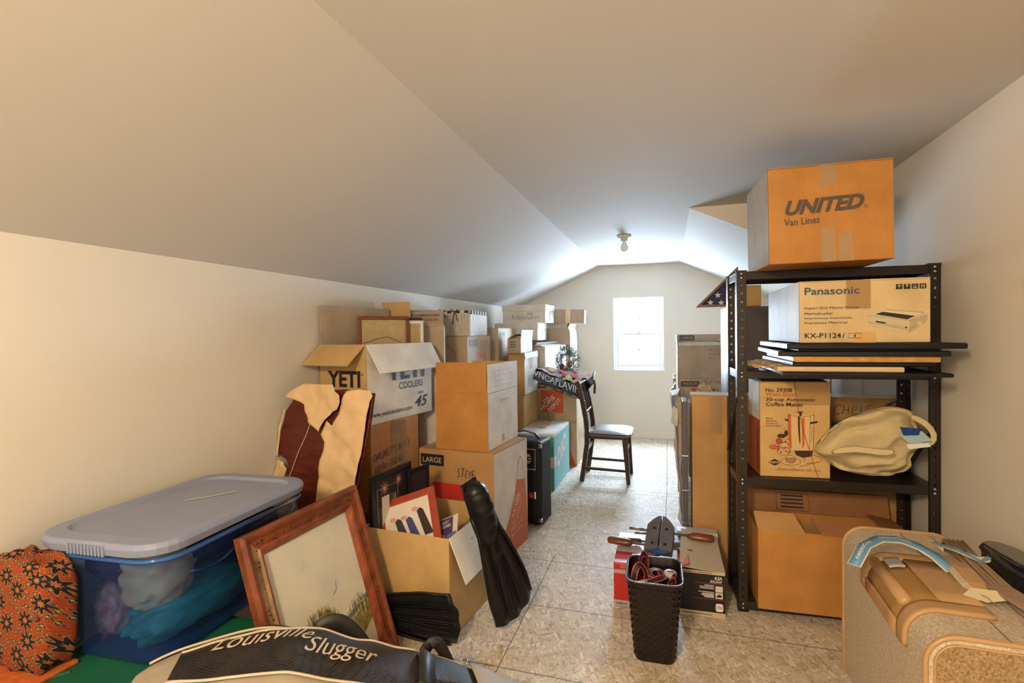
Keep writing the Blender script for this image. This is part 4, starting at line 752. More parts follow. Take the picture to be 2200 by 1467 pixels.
# oriental rug bundle
def rug_mat():
    m = bpy.data.materials.new('oriental_rug'); m.use_nodes = True; nt = m.node_tree; N = nt.nodes; L = nt.links; b = N['Principled BSDF']; b.inputs['Roughness'].default_value = .95; b.inputs['Specular IOR Level'].default_value = .1
    tc = N.new('ShaderNodeTexCoord'); sp = N.new('ShaderNodeSeparateXYZ'); L.new(tc.outputs['Object'], sp.inputs[0])
    cb = N.new('ShaderNodeCombineXYZ'); L.new(math_node(nt,'ADD', sp.outputs[0], math_node(nt,'MULTIPLY', sp.outputs[1], .4)), cb.inputs[0]); L.new(math_node(nt,'ADD', sp.outputs[2], math_node(nt,'MULTIPLY', sp.outputs[1], .9)), cb.inputs[1])
    mp = N.new('ShaderNodeMapping'); mp.inputs['Rotation'].default_value = (0,0,-.5); L.new(cb.outputs[0], mp.inputs[0])
    def layer(sc, rnd_, petals, off):
        m2 = N.new('ShaderNodeMapping'); m2.inputs['Scale'].default_value = (sc,sc,sc); m2.inputs['Location'].default_value = (off,off*.7,0); L.new(mp.outputs[0], m2.inputs[0])
        vo = N.new('ShaderNodeTexVoronoi'); vo.voronoi_dimensions = '2D'; vo.inputs['Scale'].default_value = 1; vo.inputs['Randomness'].default_value = rnd_; L.new(m2.outputs[0], vo.inputs[0])
        df = N.new('ShaderNodeVectorMath'); df.operation = 'SUBTRACT'; L.new(m2.outputs[0], df.inputs[0]); L.new(vo.outputs['Position'], df.inputs[1]); s3_ = N.new('ShaderNodeSeparateXYZ'); L.new(df.outputs[0], s3_.inputs[0])
        an = math_node(nt,'ARCTAN2', s3_.outputs[1], s3_.outputs[0]); c_ = math_node(nt,'COSINE', math_node(nt,'MULTIPLY', an, petals))
        return math_node(nt,'MULTIPLY', vo.outputs['Distance'], math_node(nt,'ADD', 1, math_node(nt,'MULTIPLY', c_, .34)))
    def ramp(d, stops):
        r = N.new('ShaderNodeValToRGB'); r.color_ramp.interpolation = 'CONSTANT'; e = r.color_ramp
        for i,(p,c) in enumerate(stops):
            q = e.elements[i] if i < 2 else e.elements.new(p); q.position = p; q.color = (*c,1)
        L.new(d, r.inputs[0]); return r.outputs[0]
    bgc = (.27,.048,.018); ins = (.27,.17,.06); dk = (.018,.016,.02)
    A = layer(15, .55, 8, 0); a_ = ramp(A, ((0,(.42,.09,.03)),(.07,ins),(.10,dk),(.27,ins),(.305,bgc),(.52,(.22,.035,.015)),(.56,bgc)))
    B = layer(46, .9, 4, 3.3); b_ = ramp(B, ((0,(.30,.22,.10)),(.14,dk),(.26,ins),(.32,bgc)))
    mk = math_node(nt,'GREATER_THAN', A, .36); mx = N.new('ShaderNodeMixRGB'); L.new(mk, mx.inputs[0]); L.new(a_, mx.inputs[1]); L.new(b_, mx.inputs[2])
    ns = N.new('ShaderNodeTexNoise'); ns.inputs['Scale'].default_value = 150; L.new(mp.outputs[0], ns.inputs[0]); m0 = N.new('ShaderNodeMixRGB'); m0.blend_type = 'MULTIPLY'; m0.inputs[0].default_value = .7; L.new(mx.outputs[0], m0.inputs[1]); L.new(ns.outputs[0], m0.inputs[2]); mx = m0
    mx2 = N.new('ShaderNodeMixRGB'); mx2.blend_type = 'MULTIPLY'; mx2.inputs[0].default_value = 1; mx2.inputs[2].default_value = (1.75,1.75,1.75,1); L.new(mx.outputs[0], mx2.inputs[1]); L.new(mx2.outputs[0], b.inputs['Base Color'])
    bp = N.new('ShaderNodeBump'); bp.inputs['Strength'].default_value = .5; bp.inputs['Distance'].default_value = .004; n2 = N.new('ShaderNodeTexNoise'); n2.inputs['Scale'].default_value = 160; L.new(mp.outputs[0], n2.inputs[0]); L.new(n2.outputs[0], bp.inputs['Height']); L.new(bp.outputs[0], b.inputs['Normal'])
    return m
RUG = rug_mat()
def rugf(u,v):
    a = 2*pi*u; t = pi*v-pi/2; d = [cos(t)*cos(a),cos(t)*sin(a),sin(t)]; d = [math.copysign(abs(q)**.42,q) for q in d]
    return Vector((.122*d[0], .055*d[1], .150*d[2]+.02*noise.noise(Vector((d[0]*3,d[1]*3,d[2])))))
rg = tag(empty('folded_rug', (-1.680,.962,.512), rot=(0,.05,.0)), 'folded red oriental rug with dark flowers left of the blue bin', 'rug')
b = MB(); b.grid(rugf, 48, 30); b.build('rug_bundle', RUG, rg, smooth=True)
b = MB(); b.tube([(-.11+k*.022,-.050+.004*sin(k),.085-.006*k+.01*sin(k*1.7)) for k in range(11)], .006, 6); b.build('bound_edge', mat('rug_edge',(.18,.06,.03),.9), rg, smooth=True)
b = MB(); b.box((-.12,-.085,-.160),(.11,.05,-.148)); b.build('rug_underlayer', mat('orange_rug',(.48,.11,.02),.9,.2,40), rg, bevel=.004)
# ------------------------------------------------------------------ seascape in its heavy frame
pt = tag(empty('framed_painting', (0,0,0)), 'seascape painting with dunes in a heavy wooden frame, leaning on the blue bin', 'painting')
u_ = Vector((cos(1.538),sin(1.538),0)); n_ = Vector((sin(1.538),-cos(1.538),0)); v_ = -n_*sin(.296)+Vector((0,0,1))*cos(.296)
PW, PL, FW = .58,.663,.083; BR = Vector((-1.054,1.814,.002)); org = BR-u_*PW
pt.location = org; PF = Face((0,0,0),u_,v_)
def planks(c): return mat('frame_'+c, {'red':(.19,.05,.018),'tan':(.27,.165,.08),'lip':(.24,.055,.02)}[c], .42, .4, 16, .15, 40, stretch=(3,1,1), coat=.12)
_kr = random.Random(9)
def knots(n, u0, u1, v0, v1, h):
    b = MB()
    for _ in range(n):
        u,v,r_ = _kr.uniform(u0,u1), _kr.uniform(v0,v1), _kr.uniform(.0008,.0026)
        b.add([PF.p(u+r_*cos(k*pi/3)*_kr.uniform(.8,2),v+r_*sin(k*pi/3),h) for k in range(6)],[tuple(range(6))])
    tag(b.build('worm_hole', mat('dark_wood_fleck',(.02,.008,.004),.7), pt, fix=False), kind='stuff')
def frame_side(pa, pb, inn, mA, mB, mC):
    """mitred moulding: outer slope, raised flat and inner lip between two outer corners"""
    prof = [(0,0),(0,.024),(.010,.034),(.018,.034),(.030,.026),(.052,.022),(.060,.028),(.070,.024),(FW,.008),(FW,0)]
    pa = Vector((*pa,0)); pb = Vector((*pb,0)); d = (pb-pa).normalized(); inn = Vector((*inn,0))
    groups = ((0,4,mA),(4,6,mB),(6,9,mC)); objs = []
    for k,(i0,i1,m_) in enumerate(groups):
        b = MB(); vs = []
        for (t,hh) in prof[i0:i1+1]:
            for q, sg in ((pa,1),(pb,-1)):
                p = q+d*t*sg+inn*t; vs.append(PF.p(p.x,p.y,hh))
        n = i1-i0+1; fs = [(2*i,2*i+1,2*i+3,2*i+2) for i in range(n-1)]; b.add(vs,fs); objs.append((b,m_))
    root = objs[0][0].build('frame_rail', objs[0][1], pt); 
    objs[1][0].build('flat_band', objs[1][1], root); objs[2][0].build('inner_lip', objs[2][1], root)
    bb2 = MB(); vs = [PF.p(q.x,q.y,h_) for h_ in (0,.001) for q in (pa,pb,pb-d*FW+inn*FW,pa+d*FW+inn*FW)]; bb2.add(vs,[(3,2,1,0),(4,5,6,7)]); bb2.build('rail_back', planks('red'), root)
frame_side((0,0),(PW,0),(0,1),planks('tan'),planks('tan'),planks('lip')); frame_side((PW,0),(PW,PL),(-1,0),planks('red'),planks('red'),planks('lip'))
frame_side((PW,PL),(0,PL),(0,-1),planks('red'),planks('red'),planks('lip')); frame_side((0,PL),(0,0),(1,0),planks('red'),planks('tan'),planks('lip'))
knots(60,PW-.050,PW-.030,.05,PL-.05,.0268); knots(60,.05,PW-.05,PL-.050,PL-.030,.0268); knots(50,.030,.050,.05,PL-.05,.0268)
CW, CL = PW-2*FW, PL-2*FW; CF = Face(PF.p(FW-.002,FW-.002,.006),u_,v_)
def canvas_mat():
    m = mat('painted_sky',(.56,.58,.54),.5,0,3.2,.15,90,col2=(.78,.72,.58)); nt = m.node_tree
    for n in nt.nodes:
        if n.type == 'TEX_NOISE' and n.inputs['Scale'].default_value < 5: n.inputs['Detail'].default_value = 3; n.inputs['Scale'].default_value = 5.5
        if n.type == 'VALTORGB': n.color_ramp.elements[0].position = .25; n.color_ramp.elements[1].position = .75
    return m
cv_ = d_poly(CF,[(0,0),(CW+.004,0),(CW+.004,CL+.004),(0,CL+.004)],canvas_mat(),pt,'canvas',0,.004)
SND = mat('painted_sand',(.55,.48,.36),.5,.15,14,.2,60); GRS = mat('painted_grass',(.22,.18,.05),.6,.4,60,.3,90); SEA = mat('painted_sea',(.16,.33,.31),.5,.3,30,stretch=(1,1,6)); CLD = mat('painted_dune_light',(.62,.60,.54),.5,.1,20)
kw = dict(parent=cv_, name='painted_shape')
d_poly(CF,[(0,0),(CW,0),(CW,.135),(.30,.125),(.22,.12),(.1,.10),(0,.08)],SND,h=.0010,**kw)
d_poly(CF,[(.24,.140),(CW,.185),(CW,.130),(.28,.118)],SEA,h=.0014,**kw)
d_poly(CF,[(.27,.135),(CW,.163),(CW,.152),(.29,.125)],CLD,h=.0018,**kw)
d_poly(CF,[(.0,.06),(.06,.14),(.12,.17),(.19,.175),(.25,.145),(.29,.115),(.15,.03)],CLD,h=.0020,**kw)
d_poly(CF,[(.06,.145),(.10,.185),(.145,.205),(.20,.228),(.235,.195),(.275,.125),(.23,.150),(.17,.180),(.11,.165)],GRS,h=.0024,**kw)
d_poly(CF,[(.26,.04),(.275,.085),(.31,.13),(.36,.145),(CW,.150),(CW,.09),(.33,.05)],GRS,h=.0024,**kw)
rnd = random.Random(2)
blades = [[(x,y0_),(x+rnd.uniform(-.012,.014),y0_+.03+.03*rnd.random())] for x,y0_ in [(.08+.16*t,.165+.04*sin(pi*t)-.02*t) for t in [rnd.random() for _ in range(70)]]+[(.27+.14*t,.09+.04*min(1,t*3)+.01*rnd.random()) for t in [rnd.random() for _ in range(60)]]]
tag(d_stroke(CF,blades,.0016,GRS,cv_,'painted_grass_blades',.003), kind='stuff')
for q in ([(.362,.12),(.366,.205)],[(.385,.12),(.386,.185)],[(.35,.17),(.40,.168)]): d_stroke(CF,[q],.006,mat('painted_post',(.45,.38,.26),.6),cv_,'painted_post',.0034)
for bx_,bz_,s_,m_ in ((.265,.263,.022,PEN),(.16,.21,.010,CLD),(.145,.398,.014,mat('faint_bird',(.40,.38,.28),.6)),(.29,.43,.012,CLD)): d_stroke(CF,[[(bx_-s_,bz_-s_*.4),(bx_,bz_),(bx_+s_*.35,bz_+s_*1.4)]],.0018,m_,cv_,'painted_bird',.003)
# ------------------------------------------------------------------ baseball equipment bag in the foreground
def mesh_fabric():
    m = mat('black_mesh_fabric',(.030,.024,.021),.6,.15,40,.2,200); nt = m.node_tree; N = nt.nodes; b = N['Principled BSDF']
    tc = N.new('ShaderNodeTexCoord'); vo = N.new('ShaderNodeTexVoronoi'); vo.inputs['Scale'].default_value = 105; vo.inputs['Randomness'].default_value = .15; nt.links.new(tc.outputs['Object'], vo.inputs[0])
    h = math_node(nt,'LESS_THAN', vo.outputs['Distance'], .34); mx = N.new('ShaderNodeMixRGB'); nt.links.new(h, mx.inputs[0]); src = b.inputs['Base Color'].links[0].from_socket
    nt.links.new(src, mx.inputs[1]); mx.inputs[2].default_value = (.002,.002,.002,1); nt.links.new(mx.outputs[0], b.inputs['Base Color']); return m
GB = mat('grey_bag_nylon',(.40,.335,.26),.65,.06,8,.25,22); BMs = mesh_fabric(); PIP = mat('cream_piping',(.58,.48,.36),.6); BST = mat('black_webbing',(.02,.017,.017),.5,.2,60)
eb_ = tag(empty('equipment_bag', (-.83,1.195,0)), 'black mesh and grey baseball equipment bag lying in the foreground', 'bag')
A0, A1 = Vector((-.44,-.30,0)), Vector((.46,.33,0)); ax = (A1-A0).normalized(); sd = Vector((-ax.y,ax.x,0))
def bagsurf(u,v,o=0.):
    """u along the bag, v 0 near bottom edge, over the top, 1 far bottom edge"""
    u = min(1,max(0,u)); prof = max(0,sin(pi*u))**.38; t_ = min(1,max(0,(.52-u)/.26)); base = .352*t_*t_*(3-2*t_)
    top_ = (.44-.05*u-.26*max(0,u-.35)**1.1*1.3); hgt = max(.05,(top_-base))*(.25+.75*prof); wd_ = .215*(.40+.60*prof)
    a = pi*v; x = A0+(A1-A0)*u+sd*(-math.copysign(abs(cos(a))**.8,cos(a))*wd_)
    z = base+hgt*abs(sin(a))**.62; q = Vector((u*5,v*4,.5)); w_ = noise.noise(q)*.022+noise.noise(q*2.6)*.010
    nv = Vector((0,0,1))*sin(a)*.9+sd*(-cos(a))
    p = x+Vector((0,0,z+.002))+nv*(w_*min(1,(z-base)*8)+o); p.z = max(p.z,base+.002+o*.2); return p
def patch(fn, u0,u1,v0,v1,m,name,o,nu=40,nv=16,th=.004):
    b = MB(); b.grid(lambda a,c: fn(u0+(u1-u0)*a, v0(a)+(v1(a)-v0(a))*c if callable(v0) else v0+(v1-v0)*c, o), nu, nv); return b.build(name, m, eb_, smooth=True, solid=th)
b = MB(); b.grid(lambda u,v: bagsurf(u,v,0), 70, 36); b.build('bag_shell', GB, eb_, smooth=True)
patch(bagsurf,.10,.66,lambda a:.40+.06*(1-a)-.05*sin(pi*a),lambda a:.66-.02*a+.03*sin(pi*a),BMs,'mesh_pocket',.004)
patch(bagsurf,.68,.97,lambda a:.44,lambda a:.70-.03*a,BMs,'mesh_pocket',.004,24,12)
def edge_tube(us, vf, r, m, name, o=.008):
    b = MB(); n = 40; b.tube([bagsurf(us[0]+(us[1]-us[0])*k/n, vf(k/n), o) for k in range(n+1)], r, 6); return b.build(name, m, eb_, smooth=True)
edge_tube((.10,.66),lambda a:.66-.02*a+.03*sin(pi*a),.0035,PIP,'piping'); edge_tube((.10,.66),lambda a:.40+.06*(1-a)-.05*sin(pi*a),.0035,PIP,'piping')
edge_tube((.03,.98),lambda a:.74,.0035,PIP,'piping'); edge_tube((.04,.62),lambda a:.80-.03*a,.004,BST,'zip'); edge_tube((.10,.90),lambda a:.30,.003,PIP,'piping')
def lt(u,v): return bagsurf(.17+u*.5, .47+v*.22-u*.03, .018)
SC = mat('cream_script',(.62,.50,.36),.6)
d_text(None,'Louisville',.0,.40,.46,.40,SC,eb_,.0,.55,name='bag_lettering',fn=lambda u,v: lt(u,v-.10*u)); d_text(None,'Slugger',.42,.12,.34,.38,SC,eb_,.0,.55,name='bag_lettering',fn=lambda u,v: lt(u,v-.16*u))
tag(patch(bagsurf,.16,.64,lambda a:.44,lambda a:.66,BMs,'mesh_panel',.0055,30,10,.001))
# shoulder straps, flap with eyelet, ring
def arch(p0,p1,h,n=14): p0 = Vector(p0); p1 = Vector(p1); return [p0.lerp(p1,k/n)+Vector((0,0,h*sin(pi*k/n))) for k in range(n+1)]
P = bagsurf
for k,(ua,va,ub,vb_,h_,w_) in enumerate(((.66,.40,.70,.74,.045,.05),(.62,.28,.73,.80,.05,.018),(.64,.28,.75,.80,.055,.018))):
    b = MB(); b.ribbon(arch(P(ua,va,.006),P(ub,vb_,.006),h_),w_,tuple(ax+Vector((0,0,1.6))),.005); b.build('shoulder_strap', BST, eb_, smooth=True)
b = MB(); b.ribbon(arch(P(.40,.76,.004),P(.53,.80,.004),.055),.055,tuple(sd),.006); b.build('carry_handle', BST, eb_, smooth=True)
b = MB(); b.ribbon(arch(P(.68,.78,.002),P(.76,.78,.002),.06),.035,tuple(sd),.006); b.build('carry_handle', BST, eb_, smooth=True)
c = P(.79,.74,.015); b = MB(); b.tube([c+Vector((.022*cos(k*pi/8),.022*sin(k*pi/8),.004*sin(k))) for k in range(17)], .0022, 6); b.build('metal_ring', CHR, eb_, smooth=True)
def flapf(u,v): p = P(.80+.26*u,.18+.40*v,.02+.03*sin(pi*u)*sin(pi*v)); return p
b = MB(); b.grid(lambda u,v: flapf(u*(.9+.1*sin(pi*v)),v), 20, 16); b.build('pocket_flap', GB, eb_, smooth=True, solid=.005)
c = flapf(.22,.62)+Vector((0,0,.004)); b = MB(); b.lathe([(.012,0),(.012,.003),(.006,.0035),(.006,0)], c, 16); b.build('eyelet', CHR, eb_, smooth=True); b = MB(); b.lathe([(.006,0),(.006,.003)], c, 12); b.build('eyelet_hole', BLK, eb_)
# ------------------------------------------------------------------ steel shelving unit
BRZ = mat('dark_bronze_steel',(.032,.024,.020),.38,.1,10,metal=.35,coat=.1); SH_YAW = .0552
sw, sdp, shh = .7713,.2777,1.513
su = tag(empty('shelving_unit', (.6672,2.634,0), SH_YAW), 'dark bronze slotted steel shelving unit by the right wall', 'shelf')
def post(sx, sy):
    """slotted angle: two perforated flanges meeting at the outer corner"""
    b = MB(); ox = sx*sw/2; oy = sy*sdp/2; W = .040; t = .0022; hs = .0085; ix = -sx
    for fl in (0,1):
        def q(a0,a1,z0,z1):
            if fl == 0: xa, xb = sorted((ox+ix*a0,ox+ix*a1)); ya, yb = sorted((oy,oy-sy*t)); b.box((xa,ya,z0),(xb,yb,z1))
            else: ya, yb = sorted((oy-sy*a0,oy-sy*a1)); xa, xb = sorted((ox,ox+ix*t)); b.box((xa,ya,z0),(xb,yb,z1))
        q(0,W/2-hs/2,0,shh); q(W/2+hs/2,W,0,shh); z = 0; k = 0
        while z < shh:
            z1 = min(shh, z+.030 if k else .024); q(W/2-hs/2,W/2+hs/2,z,z1); z = z1+hs; k += 1
    # rolled inner lips
    xa, xb = sorted((ox+ix*(W-.002),ox+ix*W)); ya, yb = sorted((oy,oy-sy*.008)); b.box((xa,ya,0),(xb,yb,shh))
    return b.build('post', BRZ, su)
posts = [post(-1,-1),post(1,-1),post(-1,1),post(1,1)]
for i,(sx,sy) in enumerate(((-1,-1),(1,-1),(-1,1),(1,1))):
    Bx('post_foot', (min(sx*sw/2,sx*(sw/2-.042)),min(sy*sdp/2,sy*(sdp/2-.03)),0),(max(sx*sw/2,sx*(sw/2-.042)),max(sy*sdp/2,sy*(sdp/2-.03)),.012), mat('black_rubber_foot',(.02,.02,.02),.6), posts[i])
    Bx('post_cap', (min(sx*(sw/2+.002),sx*(sw/2-.042)),min(sy*(sdp/2+.002),sy*(sdp/2-.03)),shh-.006),(max(sx*(sw/2+.002),sx*(sw/2-.042)),max(sy*(sdp/2+.002),sy*(sdp/2-.03)),shh+.002), mat('black_rubber_foot',(.02,.02,.02),.6), posts[i])
SHZ = [.045,.600,1.074,1.510]
for z in SHZ:
    b = MB(); x0,x1,y0,y1 = -sw/2+.004,sw/2-.004,-sdp/2+.004,sdp/2-.004
    b.box((x0,y0,z-.004),(x1,y1,z)); b.box((x0,y0,z-.036),(x1,y0+.003,z-.004)); b.box((x0,y1-.003,z-.036),(x1,y1,z-.004)); b.box((x0,y0,z-.036),(x0+.003,y1,z-.004)); b.box((x1-.003,y0,z-.036),(x1,y1,z-.004))
    b.box((x0,y0,z-.036),(x1,y0+.016,z-.033)); b.box((x0,y1-.016,z-.036),(x1,y1,z-.033)); b.box((x0,-.004,z-.02),(x1,.004,z-.004))
    sh = b.build('shelf_board', BRZ, su, bevel=.0012)
    for sx in (-1,1):
        for sy in (-1,1):
            for dz in (-.010,-.028):
                m_ = Matrix.Rotation(pi/2,3,'X'); MB().lathe([(.006,0),(.0055,.002),(.003,.0038)],(sx*(sw/2-.020),sy*sdp/2 if sy > 0 else -sdp/2,z+dz),10,m_.to_4x4() if sy < 0 else (Matrix.Rotation(-pi/2,4,'X'))).build('rivet', CHR, sh, smooth=True)
def brace(p,q): MB().bar(p,q,.003,.018,(1,0,0) if abs(p[0]-q[0]) < .01 else (0,1,0)).build('brace', BRZ, su)
hx, hy = sw/2, sdp/2
brace((-hx+.006,-hy+.01,.95),(-hx+.006,hy-.01,.66)); brace((hx-.006,-hy+.01,.86),(hx-.006,hy-.01,.60)); brace((hx-.03,hy-.006,.93),(.02,hy-.006,.70))
brace((-hx+.006,-hy+.01,.18),(-hx+.006,hy-.01,.02))
# united van lines box, printer box, coffee maker box
un, f = carton('moving_box', 'big orange-brown moving company box on top of the shelving unit', .588,2.46,1.511,.055,.432,.40,.375, KO, tape='', tilt=(0,-.012))
GB2 = mat('grey_brown_ink',(.10,.075,.06),.7); Fu = f['F']
d_text(Fu,'UNITED',.060,.185,.275,.058,GB2,un,.045,.35,.035); d_text(Fu,'Van Lines',.055,.145,.125,.028,GB2,un,.02,0,.045); d_stroke(Fu,[[(.338+.006*cos(k*pi/5),.202+.006*sin(k*pi/5)) for k in range(11)]],.0012,GB2,un,'registered_mark')
d_text(Fu,'R',.3355,.1995,.004,.005,GB2,un)
d_rect(Fu,.185,.0,.235,.13,TAPE,un,'tape'); d_poly(Fu,[(.245,.0),(.295,.0),(.29,.112),(.245,.105)],TAPE,un,'tape',.0018); d_rect(Fu,.18,.29,.24,.374,TAPE,un,'tape')
b = MB(); b.box((-.215,-.2,-.0005),(.215,.2,.0)); d_rect(f['L'],.002,.002,.398,.372,card('daylit_kraft_card',(.42,.38,.31),.4),un,'daylit_side_tint',.0008)  # left side tinted paler: window light put into the colour
PKC = card('printer_box_card',(.60,.44,.235),.3)
pa, f = carton('printer_box', 'dot matrix printer carton lying on the framed pictures in the shelving unit', .684,2.500,1.200,.0,.4184,.62,.2316, PKC, tape='', cat='box')
F = f['F']; NB = mat('navy_letters',(.035,.065,.12),.6)
d_text(F,'Panasonic',.018,.180,.180,.028,NB,pa,.025); 
for k,t in enumerate(('Impact Dot Matrix Printer','Matrixdrucker','Imprimante matricielle','Impresora Matricial')): d_text(F,t,.018,.124-.0185*k,(.180,.094,.155,.140)[k],(.0115,.0095,.0095,.0115)[k] ,BLK,pa,0)
d_text(F,'KX-P1124',.018,.018,.120,.019,BLK,pa,.02); d_text(F,'i',.142,.018,.008,.020,BLK,pa,.03,.35); d_stroke(F,[[(.162,.018),(.205,.018),(.205,.035),(.162,.035),(.162,.018)]],.0014,BLK,pa,'number_box_print'); d_text(F,'1',.181,.021,.004,.010,BLK,pa,.02)
d_rect(F,.155,.125,.233,.2315,TAPEB,pa,'tape','.0016' and .0016); d_rect(F,.18,.0,.25,.04,mat('glue_mark',(.58,.36,.13),.6),pa,'glue_mark',.0008)
for k in range(4):
    u = .312+k*.024; d_rect(F,u,.192,u+.020,.210,BLK,pa,'symbol_print')
    G2 = WHT if k else WHT
    if k == 0: d_poly(F,[(u+.003,.202),(u+.010,.208),(u+.017,.202)],PKC,pa,'symbol_print',.0018); d_rect(F,u+.0093,.195,u+.0107,.203,PKC,pa,'symbol_print',.0018)
    if k == 1: d_poly(F,[(u+.005,.208),(u+.015,.208),(u+.0115,.201),(u+.0085,.201)],PKC,pa,'symbol_print',.0018); d_rect(F,u+.0093,.195,u+.0107,.201,PKC,pa,'symbol_print',.0018)
    if k == 2: d_rect(F,u+.004,.195,u+.016,.199,PKC,pa,'symbol_print',.0018); d_text(F,'14',u+.005,.201,.009,.006,PKC,pa,.02,name='symbol_print')
    if k == 3:
        for q in (.005,.012): d_poly(F,[(u+q,.195),(u+q+.003,.195),(u+q+.003,.203),(u+q+.0045,.203),(u+q+.0015,.208),(u+q-.0015,.203),(u+q,.203)],PKC,pa,'symbol_print',.0018)
# the printed picture of the printer: flat ink shapes
def S2(pts,sx=.19/150*1.12,ox=.2165,oy=.1485): return [(ox+x/14.667*.00148,oy-y/14.667*.00158) for x,y in pts]
PB1 = mat('print_beige_top',(.60,.50,.31),.6); PB2 = mat('print_beige_front',(.54,.44,.27),.6); PB3 = mat('print_beige_side',(.42,.33,.19),.6); PBL = mat('print_line_brown',(.14,.09,.05),.6)
kw = dict(parent=pa,name='printer_picture_print')
d_poly(F,S2([(90,450),(650,270),(1150,300),(1790,390),(1890,430),(1350,640)][::-1]),PB1,h=.0016,**kw); d_poly(F,S2([(90,450),(1350,640),(1350,960),(1310,1095),(130,780),(90,680)][::-1]),PB2,h=.0018,**kw)
d_poly(F,S2([(1350,640),(1890,430),(1890,600),(1820,720),(1310,1095),(1350,960)][::-1]),PB3,h=.0018,**kw); d_poly(F,S2([(300,420),(540,340),(1540,500),(1380,560),(1300,610)][::-1]),mat('print_black_ink',(.02,.015,.02),.6),h=.0022,**kw)
d_poly(F,S2([(320,640),(640,700),(620,750),(320,690)][::-1]),mat('print_black_ink',(.02,.015,.02),.6),h=.0024,**kw); d_poly(F,S2([(1210,850),(1290,865),(1290,905),(1210,890)][::-1]),mat('print_black_ink',(.02,.015,.02),.6),h=.0024,**kw)
for k in range(7): d_poly(F,S2([(650+75*k,735+14*k),(700+75*k,745+14*k),(700+75*k,800+14*k),(650+75*k,790+14*k)][::-1]),PB3,h=.0024,**kw)
d_stroke(F,[S2([(90,680),(1330,960),(1560,800)]),S2([(90,450),(1350,640),(1790,400)]),S2([(650,270),(1790,390)])],.0010,PBL,pa,'printer_outline_print',.0028)
d_poly(F,[(S2([(1660+75*cos(k*pi/6),760+95*sin(k*pi/6))])[0]) for k in range(12)][::-1],PB2,h=.0026,**kw)
d_rect(f['L'],.002,.002,.618,.229,card('daylit_bluish_card',(.60,.62,.64),.6),pa,'daylit_side_paint',.0008)  # cool daylight painted on the left side, which faces the window
for v in (.21,.42): d_stroke(f['L'],[[(v,.003),(v,.228)]],.0012,DGR,pa,'panel_fold_line')
# stack of framed posters
def poster(label, x0, x1, z, th, yaw, mf, y0=2.17, dep=.60, slant=0., mt='black'):
    w_ = x1-x0; r = tag(empty('poster_frame', ((x0+x1)/2, y0+dep/2, z), rot=(0,slant,yaw)), label, 'picture frame'); fw_ = .03
    for p in ([(-w_/2,-dep/2),(w_/2,-dep/2),(w_/2-fw_,-dep/2+fw_),(-w_/2+fw_,-dep/2+fw_)],[(w_/2,-dep/2),(w_/2,dep/2),(w_/2-fw_,dep/2-fw_),(w_/2-fw_,-dep/2+fw_)],[(w_/2,dep/2),(-w_/2,dep/2),(-w_/2+fw_,dep/2-fw_),(w_/2-fw_,dep/2-fw_)],[(-w_/2,dep/2),(-w_/2,-dep/2),(-w_/2+fw_,-dep/2+fw_),(-w_/2+fw_,dep/2-fw_)]):
        MB().prism(p, th).build('frame_rail', mf, r, bevel=min(.004,th/3))
    Bx('backing_board', (-w_/2+fw_*.8,-dep/2+fw_*.8,th*.3),(w_/2-fw_*.8,dep/2-fw_*.8,th*.6), BLK, r); return r
HN = mat('honey_frame_wood',(.50,.26,.06),.45,.15,30,stretch=(1,8,1))
poster('black poster frame at the bottom of the stack, just above the coffee maker carton', .415,.955,1.0755,.015,-.0,BF, y0=2.17, dep=.56)
w_ = tag(empty('wrapped_frame', (.60,2.47,1.0915)), 'frame wrapped in crumpled brown paper low in the poster stack', 'wrapped picture'); Bx('wrapped_board', (-.20,-.28,0),(.215,.26,.019), PAP, w_, .004)
def crp(u,v): x = -.27+.16*u; y = -.20+.44*v; return Vector((x,y,.012+.012*noise.noise(Vector((x*26,y*18,2)))+.008*noise.noise(Vector((x*60,y*50,2)))))
b = MB(); b.grid(crp,24,40); b.build('crumpled_end', PAP, w_, smooth=True, solid=.001)
poster('black frame just above the brown paper parcel in the poster stack', .445,.905,1.111,.016,.03,BF, y0=2.20, dep=.56)
poster('honey coloured wooden frame in the middle of the poster stack', .455,.925,1.1275,.022,.0,HN, y0=2.19, dep=.56)
poster('black moulded frame second from the top of the poster stack', .41,.955,1.150,.019,-.03,BF, y0=2.175, dep=.58)
poster('thin black frame second in the poster stack under the topmost one', .47,.905,1.1695,.007,.0,BF, y0=2.185, dep=.56)
poster('widest black poster frame on top of the stack, directly under the printer carton', .428,.992,1.177,.021,.0,BF, y0=2.165, dep=.60)
# coffee maker box
co, f = carton('coffee_maker_box', 'old coffee maker carton tied with string on the middle shelf', .5194,2.6272,.601,.0878,.2829,.204,.420, KC, tape='', cat='box')
F = f['F']; w0,h0 = .2829,.420
def c2(x,y): return ((x-275)/(1235-275)*w0, (1400-y)/(1400-85)*h0)
def cp(pts): return [c2(*p) for p in pts]
for t,x0,yb,x1,yt,m_ in (('No. 29308',350,222,715,168,BLK),('West Bend',355,283,775,230,ORG),('30-cup Automatic',355,362,1035,300,BLK),('Coffee Maker',355,420,875,365,BLK)):
    a = c2(x0,yb); c = c2(x1,yt); d_text(F,t,a[0],a[1],c[0]-a[0],c[1]-a[1],m_,co,.018)
for k,t in enumerate(('BREWS','DELICIOUS','COFFEE TO','FLAVOR-PEAK')): a = c2(352,600+k*35); d_text(F,t,a[0],a[1],(.030,.045,.050,.065)[k],.0065,BRN,co,.01,.2)
a = c2(475,1310); d_text(F,'...where craftsmen still care.',a[0],a[1],.185,.013,mat('brick_print',(.42,.12,.04),.6),co,.015); a = c2(385,1212); d_text(F,'WEST BEND',a[0],a[1],.050,.0065,BLK,co,.03)
